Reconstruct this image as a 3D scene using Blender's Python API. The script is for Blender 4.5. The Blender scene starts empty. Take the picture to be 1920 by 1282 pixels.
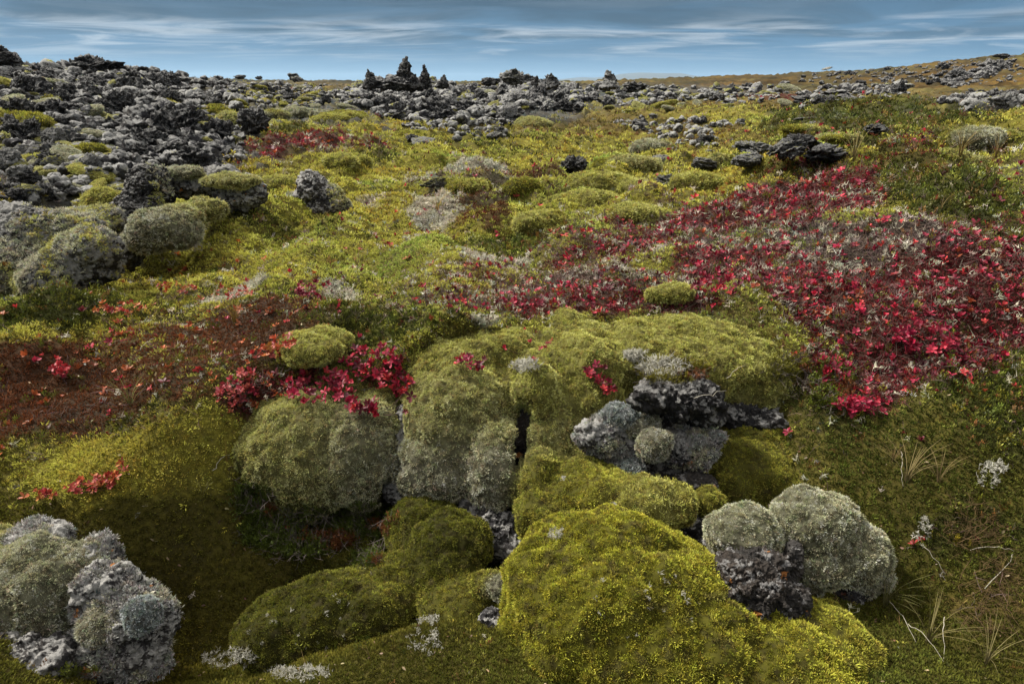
import bpy, bmesh, math, random
import numpy as np
R = math.radians
rng = np.random.default_rng(7)
random.seed(7)
SC = bpy.context.scene
COL = SC.collection

# ------------------------------------------------------------------ camera
H = 1.3
F = 1280.0                      # focal length in pixels of the 1920 wide photo (24 mm)
PITCH = R(20.8)
cam_d = bpy.data.cameras.new("camera"); cam = bpy.data.objects.new("camera", cam_d); COL.objects.link(cam)
cam.location = (0, 0, H); cam.rotation_euler = (math.pi/2 - PITCH, 0, 0)
cam_d.sensor_width = 36; cam_d.lens = 24; cam_d.clip_start = 0.02; cam_d.clip_end = 30000
SC.camera = cam

# ------------------------------------------------------------------ sky, sun, exposure
SUN_EL, SUN_AZ = R(50), R(-66)          # azimuth from +Y, negative = left
W = bpy.data.worlds.new("World"); SC.world = W; W.use_nodes = True
nt = W.node_tree; N = nt.nodes; Lk = nt.links
for n in list(N): N.remove(n)
def nd(t, **k):
    n = N.new(t)
    for a, b in k.items(): setattr(n, a, b)
    return n
def wmath(op, a, b=None, c=None):
    n = nd('ShaderNodeMath', operation=op)
    for i, s in enumerate((a, b, c)):
        if s is None: continue
        if isinstance(s, (int, float)): n.inputs[i].default_value = s
        else: Lk.new(s, n.inputs[i])
    return n.outputs[0]
out = nd('ShaderNodeOutputWorld'); bg = nd('ShaderNodeBackground'); Lk.new(bg.outputs[0], out.inputs[0])
bg.inputs[1].default_value = 0.1
sky = nd('ShaderNodeTexSky', sky_type='NISHITA', sun_disc=False)
sky.sun_elevation = SUN_EL; sky.sun_rotation = SUN_AZ; sky.altitude = 100; sky.air_density = 1.2; sky.dust_density = 1.5; sky.ozone_density = 2.5
tc = nd('ShaderNodeTexCoord'); sx = nd('ShaderNodeSeparateXYZ'); Lk.new(tc.outputs['Generated'], sx.inputs[0])
zc = wmath('MAXIMUM', sx.outputs[2], 0.0)
den = wmath('ADD', zc, 0.035)
cx = wmath('DIVIDE', sx.outputs[0], den); cy = wmath('DIVIDE', sx.outputs[1], den)
cmb = nd('ShaderNodeCombineXYZ'); Lk.new(wmath('MULTIPLY', cx, 0.30), cmb.inputs[0]); Lk.new(wmath('MULTIPLY', cy, 0.40), cmb.inputs[1])
def wnoise(scale, detail, rough, off, dist=0.0):
    m = nd('ShaderNodeMapping'); Lk.new(cmb.outputs[0], m.inputs[0]); m.inputs[1].default_value = off
    n = nd('ShaderNodeTexNoise'); n.inputs['Scale'].default_value = scale; n.inputs['Detail'].default_value = detail
    n.inputs['Roughness'].default_value = rough; n.inputs['Distortion'].default_value = dist
    Lk.new(m.outputs[0], n.inputs['Vector']); return n.outputs[0]
def wramp(v, a, b, lo=0.0, hi=1.0):
    n = nd('ShaderNodeMapRange', interpolation_type='SMOOTHSTEP'); Lk.new(v, n.inputs[0])
    n.inputs[1].default_value = a; n.inputs[2].default_value = b; n.inputs[3].default_value = lo; n.inputs[4].default_value = hi
    return n.outputs[0]
def wmix(f, a, b):
    n = nd('ShaderNodeMix', data_type='RGBA')
    Lk.new(f, n.inputs[0]) if not isinstance(f, float) else setattr(n.inputs[0], 'default_value', f)
    for s, i in ((a, 6), (b, 7)):
        if isinstance(s, tuple): n.inputs[i].default_value = (*s, 1)
        else: Lk.new(s, n.inputs[i])
    return n.outputs[2]
# blue between the clouds comes from the sky texture, tinted towards the photo's steel blue
K = 3.5     # pictured brightness / 0.1 background strength / exposure of one stop
def c10(r, g, b): return (r*K, g*K, b*K)
grad = nd('ShaderNodeValToRGB'); Lk.new(wmath('MULTIPLY', zc, 4.0), grad.inputs[0])
els = grad.color_ramp.elements
els[0].position = 0.0; els[0].color = (0.27, 0.50, 0.72, 1)
els[1].position = 1.0; els[1].color = (0.20, 0.24, 0.30, 1)
for p, c in ((0.07, (0.20, 0.42, 0.66)), (0.16, (0.11, 0.29, 0.50)), (0.38, (0.062, 0.17, 0.31)), (0.60, (0.055, 0.115, 0.195))):
    e = els.new(p); e.color = (*c, 1)
gk = nd('ShaderNodeVectorMath', operation='SCALE'); Lk.new(grad.outputs[0], gk.inputs[0]); gk.inputs[3].default_value = K
base = wmix(0.04, gk.outputs[0], sky.outputs[0])
dark = wramp(wnoise(1.0, 7, 0.55, (3.1, 1.7, 0), 0.9), 0.38, 0.62)
dark = wmath('MULTIPLY', dark, wramp(zc, 0.02, 0.075))
c1 = wmix(wmath('MULTIPLY', dark, 0.8), base, c10(0.065, 0.125, 0.19))
bright = wramp(wnoise(1.6, 8, 0.6, (5.3, 4.2, 0), 0.9), 0.44, 0.70)
bright = wmath('MULTIPLY', bright, wmath('MULTIPLY', wramp(zc, 0.018, 0.045), wramp(zc, 0.06, 0.085, 1, 0.12)))
c2 = wmix(wmath('MULTIPLY', bright, 0.68), c1, c10(0.70, 0.80, 0.88))
# higher than the photo reaches, the overcast layer is bright (overcast skies brighten to the zenith)
top = wramp(zc, 0.22, 0.75)
c3 = wmix(top, c2, c10(1.45, 1.42, 1.38))
Lk.new(c3, bg.inputs[0])
sun_d = bpy.data.lights.new("sun", 'SUN'); sun = bpy.data.objects.new("sun", sun_d); COL.objects.link(sun)
sun_d.energy = 3.0; sun_d.angle = R(10); sun_d.color = (1.0, 0.96, 0.88)
sun.rotation_euler = (math.pi/2 - SUN_EL, 0, math.pi - SUN_AZ)
SC.view_settings.view_transform = 'Standard'; SC.view_settings.look = 'None'
SC.view_settings.exposure = 1.35; SC.view_settings.gamma = 1.0

# ------------------------------------------------------------------ helpers
CP, SP = math.cos(PITCH), math.sin(PITCH)
def ray(u, v):
    a = (np.asarray(u, float)-960)/F; b = (641-np.asarray(v, float))/F
    return a, CP + b*SP, -SP + b*CP
def P(u, v, Y):                       # point at forward distance Y seen at photo pixel u, v; and metres per pixel there
    a, dy, dz = ray(u, v); t = Y/dy
    return np.array((a*t, Y, H + dz*t)), t/F
def proj(p):
    d = p - np.array((0, 0, H)); f = d[:, 1]*CP - d[:, 2]*SP; up = d[:, 1]*SP + d[:, 2]*CP
    f = np.where(f < 0.05, 0.05, f)
    return 960 + d[:, 0]/f*F, 641 - up/f*F
_perm = np.random.default_rng(11).permutation(256).astype(np.int32)
_g = np.random.default_rng(12).normal(size=(256, 3)); _g /= np.linalg.norm(_g, axis=1)[:, None]; _g = _g.astype(np.float32)
def perlin(p, s=1.0, off=0.0):
    p = np.asarray(p, np.float32)*np.float32(s) + np.float32(off); i = np.floor(p); f = p - i; i = i.astype(np.int32)
    w = f*f*f*(f*(f*6-15)+10); res = np.zeros(len(p), np.float32)
    for dx in (0, 1):
        px = _perm[(i[:, 0]+dx) & 255]; wx = w[:, 0] if dx else 1-w[:, 0]
        for dy in (0, 1):
            py = _perm[(px+i[:, 1]+dy) & 255]; wy = w[:, 1] if dy else 1-w[:, 1]
            for dz in (0, 1):
                g = _g[_perm[(py+i[:, 2]+dz) & 255]]; wz = w[:, 2] if dz else 1-w[:, 2]
                res += wx*wy*wz*(g[:, 0]*(f[:, 0]-dx)+g[:, 1]*(f[:, 1]-dy)+g[:, 2]*(f[:, 2]-dz))
    return res*1.6
def fbm(p, s, o=4, off=0.0, gain=0.5):
    r = 0; a = 1.0
    for k in range(o): r = r + a*perlin(p, s*2**k, off+k*17.3); a *= gain
    return r
def billow(p, s, o=3, off=0.0, gain=0.5):
    r = 0; a = 1.0
    for k in range(o): r = r + a*np.abs(perlin(p, s*2**k, off+k*13.7)); a *= gain
    return r
def ridged(p, s, o=3, off=0.0, gain=0.5):
    return -billow(p, s, o, off, gain)
def ss(x, a, b):
    t = np.clip((x-a)/(b-a), 0, 1); return t*t*(3-2*t)
def xyz(x, y, z=None):
    return np.stack([x, y, np.zeros_like(x) if z is None else z], 1)
def mesh(name, V, Fq, C=None, smooth=True, mat=None):
    me = bpy.data.meshes.new(name); V = np.asarray(V, np.float32); Fq = np.asarray(Fq, np.int32)
    k = Fq.shape[1]; me.vertices.add(len(V)); me.vertices.foreach_set('co', V.ravel())
    me.loops.add(Fq.size); me.loops.foreach_set('vertex_index', Fq.ravel())
    me.polygons.add(len(Fq)); me.polygons.foreach_set('loop_start', np.arange(0, Fq.size, k, dtype=np.int32))
    try: me.polygons.foreach_set('loop_total', np.full(len(Fq), k, np.int32))
    except Exception: pass
    me.update(calc_edges=True)
    if smooth is True: me.polygons.foreach_set('use_smooth', np.ones(len(Fq), bool))
    elif smooth is not False: me.polygons.foreach_set('use_smooth', np.asarray(smooth, bool))
    if C is not None:
        at = me.color_attributes.new('Col', 'FLOAT_COLOR', 'POINT')
        c4 = np.ones((len(V), 4), np.float32); c4[:, :3] = np.clip(C, 0, 1); at.data.foreach_set('color', c4.ravel())
    if mat: me.materials.append(mat)
    return me
def tag(o, label=None, cat=None, group=None, kind=None):
    if label: o['label'] = label
    if cat: o['category'] = cat
    if group: o['group'] = group
    if kind: o['kind'] = kind
    return o
def link(name, me, parent=None):
    o = bpy.data.objects.new(name, me); COL.objects.link(o)
    if parent is not None:
        o.parent = parent; o.matrix_parent_inverse = __import__('mathutils').Matrix.Translation(parent.location).inverted()
    return o
def empty(name, loc, label, cat, group=None):
    o = bpy.data.objects.new(name, None); COL.objects.link(o); o.location = loc; o.empty_display_size = 0.05
    return tag(o, label, cat, group)

# ------------------------------------------------------------------ materials
def material(name, build):
    m = bpy.data.materials.new(name); m.use_nodes = True; t = m.node_tree
    for n in list(t.nodes): t.nodes.remove(n)
    o = t.nodes.new('ShaderNodeOutputMaterial'); build(t, t.nodes, t.links, o); return m
def _mixc(n, l, f, a, b, mode='MIX'):
    x = n.new('ShaderNodeMix'); x.data_type = 'RGBA'; x.blend_type = mode
    for s, i in ((f, 0), (a, 6), (b, 7)):
        if isinstance(s, tuple): x.inputs[i].default_value = (*s, 1)
        elif isinstance(s, float): x.inputs[i].default_value = s
        else: l.new(s, x.inputs[i])
    return x.outputs[2]
def _noise(n, l, scale, detail=4, rough=0.55, vec=None, out=0):
    x = n.new('ShaderNodeTexNoise'); x.inputs['Scale'].default_value = scale; x.inputs['Detail'].default_value = detail
    x.inputs['Roughness'].default_value = rough
    if vec is not None: l.new(vec, x.inputs['Vector'])
    return x.outputs[out]
def _rng(n, l, v, a, b, lo=0.0, hi=1.0):
    x = n.new('ShaderNodeMapRange'); x.interpolation_type = 'SMOOTHSTEP'; l.new(v, x.inputs[0])
    for i, q in enumerate((a, b, lo, hi)): x.inputs[i+1].default_value = q
    return x.outputs[0]
def leafmat(name, trans=0.25, rough=0.75, spec=0.2):
    def b(t, n, l, o):
        a = n.new('ShaderNodeVertexColor'); a.layer_name = 'Col'
        g = n.new('ShaderNodeTexCoord')
        nz = _noise(n, l, 60, 3, 0.6, g.outputs['Object'])
        c = _mixc(n, l, _rng(n, l, nz, 0.3, 0.75, 0.0, 0.35), a.outputs[0], (0.02, 0.015, 0.008))
        p = n.new('ShaderNodeBsdfPrincipled'); l.new(c, p.inputs['Base Color']); p.inputs['Roughness'].default_value = rough
        p.inputs['Specular IOR Level'].default_value = spec
        tr = n.new('ShaderNodeBsdfTranslucent'); l.new(c, tr.inputs[0])
        mx = n.new('ShaderNodeMixShader'); mx.inputs[0].default_value = trans
        l.new(p.outputs[0], mx.inputs[1]); l.new(tr.outputs[0], mx.inputs[2]); l.new(mx.outputs[0], o.inputs[0])
    return material(name, b)
M_MOSS = leafmat('moss_leaf', 0.2, 0.9, 0.1)
M_LEAF = leafmat('shrub_leaf', 0.18, 0.55, 0.35)
M_TWIG = leafmat('twig_bark', 0.0, 0.85, 0.15)
def groundmat(t, n, l, o):
    a = n.new('ShaderNodeVertexColor'); a.layer_name = 'Col'
    g = n.new('ShaderNodeTexCoord')
    n1 = _noise(n, l, 55, 6, 0.65, g.outputs['Object']); n2 = _noise(n, l, 4.0, 6, 0.6, g.outputs['Object'])
    c = _mixc(n, l, _rng(n, l, n1, 0.35, 0.7, 0.5, 0.0), a.outputs[0], (0.012, 0.010, 0.006))
    c = _mixc(n, l, _rng(n, l, n2, 0.3, 0.7, 0.0, 0.3), c, (0.05, 0.035, 0.012)); n3 = _noise(n, l, .9, 8, 0.7, g.outputs['Object']); c = _mixc(n, l, _rng(n, l, n3, 0.5, 0.62, 0.0, 0.55), c, (0.035, 0.032, 0.022))
    p = n.new('ShaderNodeBsdfPrincipled'); l.new(c, p.inputs['Base Color']); p.inputs['Roughness'].default_value = 0.95
    p.inputs['Specular IOR Level'].default_value = 0.1
    bp = n.new('ShaderNodeBump'); bp.inputs['Strength'].default_value = 0.8; bp.inputs['Distance'].default_value = 0.02
    l.new(n1, bp.inputs['Height']); l.new(bp.outputs[0], p.inputs['Normal']); l.new(p.outputs[0], o.inputs[0])
M_GROUND = material('heath_ground', groundmat)
def rockmat(name, base, lich, amount, moss=0.0, scale=1.0, orange=0.0, hue=(0.080, 0.070, 0.062)):
    """lava: dark vesicular rock, pale lichen crust in speckles and patches, some moss on top, orange lichen spots"""
    def b(t, n, l, o):
        g = n.new('ShaderNodeNewGeometry'); tcn = n.new('ShaderNodeTexCoord'); v = tcn.outputs['Object']
        mp = n.new('ShaderNodeMapping'); l.new(v, mp.inputs[0]); mp.inputs['Scale'].default_value = (scale,)*3; v = mp.outputs[0]
        oi = n.new('ShaderNodeObjectInfo')
        sxn = n.new('ShaderNodeSeparateXYZ'); l.new(g.outputs['Normal'], sxn.inputs[0])
        big = _noise(n, l, 9, 5, 0.6, v); fine = _noise(n, l, 90, 5, 0.7, v); mid = _noise(n, l, 32, 5, 0.65, v)
        c = _mixc(n, l, _rng(n, l, big, 0.35, 0.7), base, hue)
        c = _mixc(n, l, _rng(n, l, fine, 0.4, 0.65, 0.5, 0.0), c, (0.010, 0.009, 0.009))
        add = n.new('ShaderNodeMath'); add.operation = 'MULTIPLY_ADD'; l.new(sxn.outputs[2], add.inputs[0]); add.inputs[1].default_value = 0.10; l.new(mid, add.inputs[2])
        ad2 = n.new('ShaderNodeMath'); ad2.operation = 'MULTIPLY_ADD'; l.new(big, ad2.inputs[0]); ad2.inputs[1].default_value = 0.55; l.new(add.outputs[0], ad2.inputs[2])
        th = 1.03 - amount*0.45
        lm = _rng(n, l, ad2.outputs[0], th-0.035, th+0.03)
        lc = _mixc(n, l, _rng(n, l, fine, 0.3, 0.7), tuple(x*0.6 for x in lich), tuple(min(1, x*1.25) for x in lich))
        c = _mixc(n, l, lm, c, lc)
        if moss > 0:
            m1 = n.new('ShaderNodeMath'); m1.operation = 'MULTIPLY_ADD'; l.new(sxn.outputs[2], m1.inputs[0]); m1.inputs[1].default_value = 0.35; l.new(big, m1.inputs[2])
            mm = _rng(n, l, m1.outputs[0], 0.88-moss*0.3, 0.96-moss*0.3)
            c = _mixc(n, l, mm, c, _mixc(n, l, _rng(n, l, fine, 0.3, 0.7), (0.09, 0.085, 0.02), (0.34, 0.32, 0.10)))
        if orange > 0:
            vo = _noise(n, l, 14, 2, 0.5, v); vm = n.new('ShaderNodeMapping'); vm.inputs[1].default_value = (5, 3, 1)
            om = _rng(n, l, vo, 0.745-orange*0.15, 0.765-orange*0.15)
            c = _mixc(n, l, om, c, (0.42, 0.17, 0.05))
        hs = n.new('ShaderNodeHueSaturation'); l.new(c, hs.inputs['Color'])
        vv = n.new('ShaderNodeMapRange'); l.new(oi.outputs['Random'], vv.inputs[0]); vv.inputs[3].default_value = 0.7; vv.inputs[4].default_value = 1.25
        l.new(vv.outputs[0], hs.inputs['Value'])
        p = n.new('ShaderNodeBsdfPrincipled'); l.new(hs.outputs[0], p.inputs['Base Color']); p.inputs['Roughness'].default_value = 0.92
        p.inputs['Specular IOR Level'].default_value = 0.2
        ms = n.new('ShaderNodeMath'); ms.operation = 'MULTIPLY_ADD'; l.new(fine, ms.inputs[0]); ms.inputs[1].default_value = 0.5; l.new(mid, ms.inputs[2])
        bp = n.new('ShaderNodeBump'); bp.inputs['Strength'].default_value = 0.9; bp.inputs['Distance'].default_value = 0.02/scale
        l.new(ms.outputs[0], bp.inputs['Height']); l.new(bp.outputs[0], p.inputs['Normal']); l.new(p.outputs[0], o.inputs[0])
    return material(name, b)
M_RDARK = rockmat('dark_lava', (0.035, 0.033, 0.034), (0.25, 0.24, 0.225), 0.42, 0.0)
M_RBROWN = rockmat('brown_lava', (0.046, 0.042, 0.038), (0.21, 0.20, 0.19), 0.28, 0.0, 1.0, 0.5, (0.08, 0.06, 0.045))
M_RGREY = rockmat('lichen_lava', (0.06, 0.055, 0.055), (0.27, 0.26, 0.24), .60, 0.0, 1.0, 0.3)
M_FDARK = rockmat('far_dark_lava', (0.035, 0.034, 0.038), (0.19, 0.185, 0.175), 0.44, 0.0, 0.35)
M_FGREY = rockmat('far_grey_lava', (0.05, 0.048, 0.05), (0.25, 0.244, 0.23), .60, 0.05, 0.35)
M_FMOSS = rockmat('far_mossy_lava', (0.06, 0.055, 0.055), (0.26, 0.26, 0.24), .6, 0.75, 0.35)

# ------------------------------------------------------------------ ground shape: heights through points read off the photo
GP = []   # (u, v, z) near, then (u, v, Y) far
for u, v, z in ((0,1270,.0),(300,1210,-.34),(400,1150,-.32),(400,1260,-.28),(560,1250,-.1),(700,1200,-.05),(850,1150,-.01),(1000,1275,.0),
    (1300,1275,.0),(1700,1250,-.04),(1900,1200,-.05),(1900,1050,.02),(1650,1120,-.10),(600,1060,-.22),(500,1060,-.27),(700,1000,-.18),(850,1010,-.08),(1000,1050,-.06),(1300,1030,-.1),
    (200,950,.06),(100,900,.11),(340,880,.11),(0,1000,.04),(150,1050,-.06),(450,940,-.02),(560,950,-.08),
    (0,800,.18),(200,800,.2),(400,800,.22),(100,650,.27),(400,650,.31),(600,650,.37),(800,655,.4),(1000,625,.4),(1300,620,.42),(1450,650,.38),
    (1550,770,.22),(1620,860,.13),(1450,880,.15),(1800,850,.17),(1900,750,.25),(1400,800,.16),(1700,980,.04),(1500,930,.08),
    (1700,650,.38),(1900,600,.42),(200,550,.26),(60,580,.2),(400,550,.29),(700,550,.35),(1000,520,.38),(1300,520,.45),(1600,500,.55),(1900,450,.6),
    (230,500,.10),(400,450,.26),(700,450,.30),(950,440,.35),(1200,430,.45),(1500,400,.62),(1800,350,.75),
    (560,385,.28),(800,370,.33),(1100,380,.46),(1250,340,.52),(1400,320,.62),(1600,285,.74),(1850,255,.83)):
    a, dy, dz = ray(u, v); GP.append((u, v, (z-H)*dy/dz))
GP += [(0,400,4.2),(60,520,2.9),(200,330,5.6),(450,330,7.2),(0,300,6.2),(0,200,10),(0,128,14),(150,142,16),(300,200,12),(300,150,22),(450,158,35),(450,220,14),
    (500,290,8.8),(700,250,12.5),(700,300,9.5),(900,300,10),(1100,250,15),(1100,300,10.5),(700,205,19),(900,190,24),(1100,200,22),(900,165,45),(600,160,45),
    (1300,260,13),(1300,200,25),(1300,165,50),(1500,225,12),(1600,195,14),(1720,215,12.5),(1500,180,30),(1900,215,13),(1830,232,11.5),(1800,190,26),(1900,170,32),
    (1500,140,80),(1700,130,70),(1800,112,66),(1900,106,62),(1650,155,50),(1850,140,48),(1350,148,110),(1100,156,150),(800,156,150),(500,153,150),(200,152,110),(0,150,90)]
pts = []
for u, v, Y in GP:
    p, _ = P(u, v, Y); pts.append(p)
pts = np.array(pts)
cth = np.arctan2(pts[:, 0], pts[:, 1]); clr = np.log(np.hypot(pts[:, 0], pts[:, 1])); cz = pts[:, 2]
extra = []
for th, r_, z in ((-1.0,1.2,0),(1.0,1.2,-.03),(0,.75,0.0),(-.6,.75,0),(.6,.75,0),(-1,3,.3),(1,3,.45),(-1,8,1.0),(1,8,.9),(-1,20,1.6),(1,20,1.3),(-1,80,1.6),(1,80,4.2),
                 (-.7,400,.9),(-.3,400,.8),(0,400,.75),(.3,400,.8),(.7,400,1.2),(0,1000,-4),(-.9,1000,-2),(.9,1000,-2)):
    extra.append((th, math.log(r_), z))
extra = np.array(extra); cth = np.r_[cth, extra[:, 0]]; clr = np.r_[clr, extra[:, 1]]; cz = np.r_[cz, extra[:, 2]]
CX = np.stack([cth*1.6, clr], 1)
def _rk(d): return np.sqrt(d*d + 0.02)
Dm = _rk(np.linalg.norm(CX[:, None]-CX[None], axis=2)) - np.eye(len(CX))*0.01
A = np.block([[Dm, np.ones((len(CX), 1))], [np.ones((1, len(CX))), np.zeros((1, 1))]])
WR = np.linalg.solve(A, np.r_[cz, 0])
def smooth_h(x, y):
    th = np.arctan2(x, y); r = np.maximum(np.hypot(x, y), 0.3); tq = np.clip(th, -1.05, 1.05)
    q = np.stack([tq*1.6, np.log(r)], 1); res = np.full(len(x), WR[-1])
    for s in range(0, len(x), 40000):
        d = _rk(np.linalg.norm(q[s:s+40000, None]-CX[None], axis=2)); res[s:s+40000] += d@WR[:-1]
    back = ss(np.abs(th), 1.1, 2.6)
    return res*(1-back) + 0.05*back
# zones ---------------------------------------------------------------------------------------
T = dict(moss=0, olive=1, brown=2, crow=3, white=4, red=5, heath=6, dry=7, rock=8)
ZN = [('olive',250,1080,620,240,0,1.7),('olive',500,1330,800,130,0,1.8),('olive',700,1180,400,170,0,1.3),('olive',1750,1080,260,300,0,1.8),('olive',1700,1320,500,130,0,2.0),('olive',1500,860,220,90,20,.9),('moss',300,870,260,75,-10,1.6),('moss',150,880,170,50,-8,.8),
 ('brown',260,690,330,85,-14,1.6),('brown',60,760,200,75,-8,1.35),('brown',500,610,120,35,-10,1.2),('brown',890,395,75,32,0,1.7),('brown',985,340,60,16,0,1.8),('brown',80,930,120,40,0,.5),
 ('crow',80,590,150,40,-8,1.5),('crow',40,520,110,50,0,1.0),('crow',420,400,90,28,-20,1.3),('crow',250,770,120,30,-20,.9),('crow',690,610,170,32,-5,1.5),('crow',560,1010,170,80,15,2.0),
 ('crow',470,950,70,50,0,1.6),('crow',1650,365,220,45,8,1.5),('crow',1800,860,220,150,0,1.5),('crow',1830,1030,120,60,0,1.9),('crow',1690,1090,70,70,0,1.8),('crow',1760,1230,120,40,0,1.6),('dry',1850,1150,90,70,0,1.9),('crow',1880,700,120,120,0,1.2),('crow',1560,740,90,80,45,1.5),('crow',1640,225,190,42,0,2.3),
 ('crow',960,455,150,26,0,1.5),('crow',1000,275,220,22,0,1.0),('crow',530,250,60,16,0,1.6),('crow',1850,430,120,80,0,1.3),('crow',1230,545,150,25,0,1.0),('crow',1750,330,150,60,20,1.3),
 ('crow',1850,270,200,40,0,1.0),('crow',720,300,60,18,0,1.2),('crow',520,430,160,24,0,.8),('crow',200,590,200,30,0,.9),('crow',1350,460,120,30,0,.9),('crow',350,810,110,25,-20,1.0),('crow',1500,250,100,20,0,1.4),
 ('white',450,556,75,18,-3,2.4),('white',820,400,55,28,0,2.2),('white',935,492,65,10,0,2.3),('white',890,330,60,11,0,2.2),('white',640,552,35,12,0,2.0),('white',915,600,28,10,0,1.8),
 ('white',1240,695,60,18,0,2.0),('white',790,450,40,9,0,1.8),('white',700,385,30,9,0,1.5),('white',780,350,30,9,0,1.6),('white',880,360,90,12,0,1.0),('white',1200,235,60,8,0,1.2),
 ('red',640,725,150,48,0,2.6),('red',480,745,80,45,-30,2.0),('red',1250,440,220,32,-18,1.7),('red',1540,375,120,50,-8,2.2),('red',1650,570,330,75,12,2.2),('red',1450,520,190,35,10,1.6),
 ('red',1720,690,200,55,0,2.2),('red',1150,575,200,22,0,1.5),('red',560,280,110,24,-8,2.3),('red',700,285,40,14,0,1.6),('red',1400,390,170,28,-12,1.6),('red',1640,750,80,50,0,1.8),
 ('red',1850,480,150,60,0,1.2),('red',1700,300,70,40,0,1.3),('red',500,640,80,25,-20,1.0),('red',590,560,40,14,0,1.2),('red',1450,185,90,6,0,2.2),('red',1720,160,80,8,0,1.8),('red',1830,140,80,12,0,1.2),('red',950,560,150,20,0,.9),
 ('red',1830,560,200,100,0,1.6),('crow',1880,620,60,120,0,.8),('heath',1500,455,360,55,8,1.2),('heath',1100,500,280,40,-6,1.2),('heath',1750,490,260,60,10,1.2),('heath',1100,560,260,28,0,1.2),('heath',900,360,130,30,0,1.1),('heath',560,640,120,30,-10,.9),('heath',1880,320,120,40,0,.9),
 ('heath',580,285,130,24,-6,1.5),('heath',300,620,170,25,-12,.8),
 ('dry',1180,235,160,22,0,1.3),('dry',1330,265,170,24,0,1.3),('dry',1380,200,180,14,0,1.2),('dry',1000,245,160,20,0,.9),('dry',1800,185,300,30,0,1.2),('dry',1600,160,400,20,0,1.2),('dry',560,170,180,12,0,.9),
 ('dry',1800,1020,160,160,0,.8),('dry',1650,130,400,30,0,.9),
 ('rock',180,230,330,125,14,2.4),('rock',60,450,130,110,0,2.2),('rock',240,440,60,60,0,1.6),('rock',880,205,260,38,0,2.2),('rock',1200,175,260,16,0,1.3),('rock',480,160,300,14,0,1.2),('rock',1500,165,240,16,0,1.0),
 ('rock',1830,195,120,16,0,1.6),('rock',1600,260,140,22,0,1.1),('rock',600,215,60,20,0,1.3),('rock',1300,830,120,110,0,2.0),('rock',1330,240,170,10,0,1.0),('rock',300,330,150,30,10,1.2)]
NT = 9
def zones(p):
    u, v = proj(p); D = np.hypot(p[:, 0], p[:, 1])
    amp = 0.30
    w1 = fbm(p, 1.6, 4, 3.0); w2 = fbm(p, 1.9, 4, 41.0); edge = fbm(p, 5.5, 3, 77.0)
    Wt = np.zeros((len(p), NT), np.float32); Wt[:, 0] = 0.75 + 0.2*w1 + .45*ss(D, 2.6, 3.6)*(1-ss(D, 14, 22)); Wt[:, 1] = 0.42 + 0.5*fbm(p, 0.8, 3, 90); Wt[:, 3] = 0.0+0.65*fbm(p, 1.3, 4, 55); Wt[:, 7] = 0.15+.5*fbm(p, .7, 4, 66)
    Wt[:, 7] += ss(D, 20, 60)*0.5; Wt[:, 2] = ss(D, 20, 60)*0.25 + .4*fbm(p, .5, 4, 166)*ss(D, 20, 60)
    for t, cu, cv, ru, rv, rot, w in ZN:
        c, s = math.cos(R(rot)), math.sin(R(rot)); du = (u-cu)+w1*ru*amp; dv = (v-cv)+w2*rv*amp
        d = np.hypot((du*c+dv*s)/ru, (-du*s+dv*c)/rv)
        Wt[:, T[t]] += w*ss(1.35-d+edge*0.35, 0.0, 0.7)
    return Wt
ZCOL = np.array([(0.30,0.265,0.036),(0.115,0.100,0.016),(0.085,0.035,0.018),(0.062,0.070,0.013),(0.40,0.37,0.28),(0.085,0.025,0.022),(0.125,0.085,0.08),(0.155,0.105,0.030),(0.10,0.10,0.10)])
def bank(x, y, h):
    # the near bank is a real step: its foot lies low, the moss lobes stand in front of it
    n = perlin(xyz(x, y), 3.0, 4.)*.05
    edge = 2.35+.10*np.sin(x*3.1+.6)+n
    m = ss(x, -1.02, -.72)*ss(-x, -1.06, -.80)*ss(edge-y, -.06, .10)*ss(y, 1.35, 1.75)
    low = -.21+.16*ss(x, .1, .8)
    return h+(np.minimum(h, low)-h)*m
def height(x, y, W8=None):
    h = bank(x, y, smooth_h(x, y)); p = xyz(x, y); r = np.hypot(x, y); Wt = zones(xyz(x, y, h))
    rk = ss(Wt[:, 8]-Wt[:, :8].max(1), -0.3, 0.6)
    near = ss(r, 0.6, 1.8); sc = np.clip(r/5, 0.55, 3.0)
    soft = (billow(p, 1.3, 3, 5.0, 0.5)-0.35)*0.17*np.clip(r/4, .3, 1.5) + fbm(p, 0.35, 2, 9.0)*0.05*np.clip(r/6, .2, 2.5)
    soft = soft + (billow(p, 6.0, 2, 25.0)-0.35)*0.018
    rough = (billow(p, 1.1, 3, 50.0, 0.45)-0.35)*0.20*np.clip(r/6, .3, 1.3)
    far = ss(r, 25, 60)*(billow(p, .12, 4, 31., .55)-.35)*0.35
    fade = 1-ss(r, 300, 800)
    return h + (near*(soft*(1-rk)+rough*rk)+far)*fade, Wt
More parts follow.
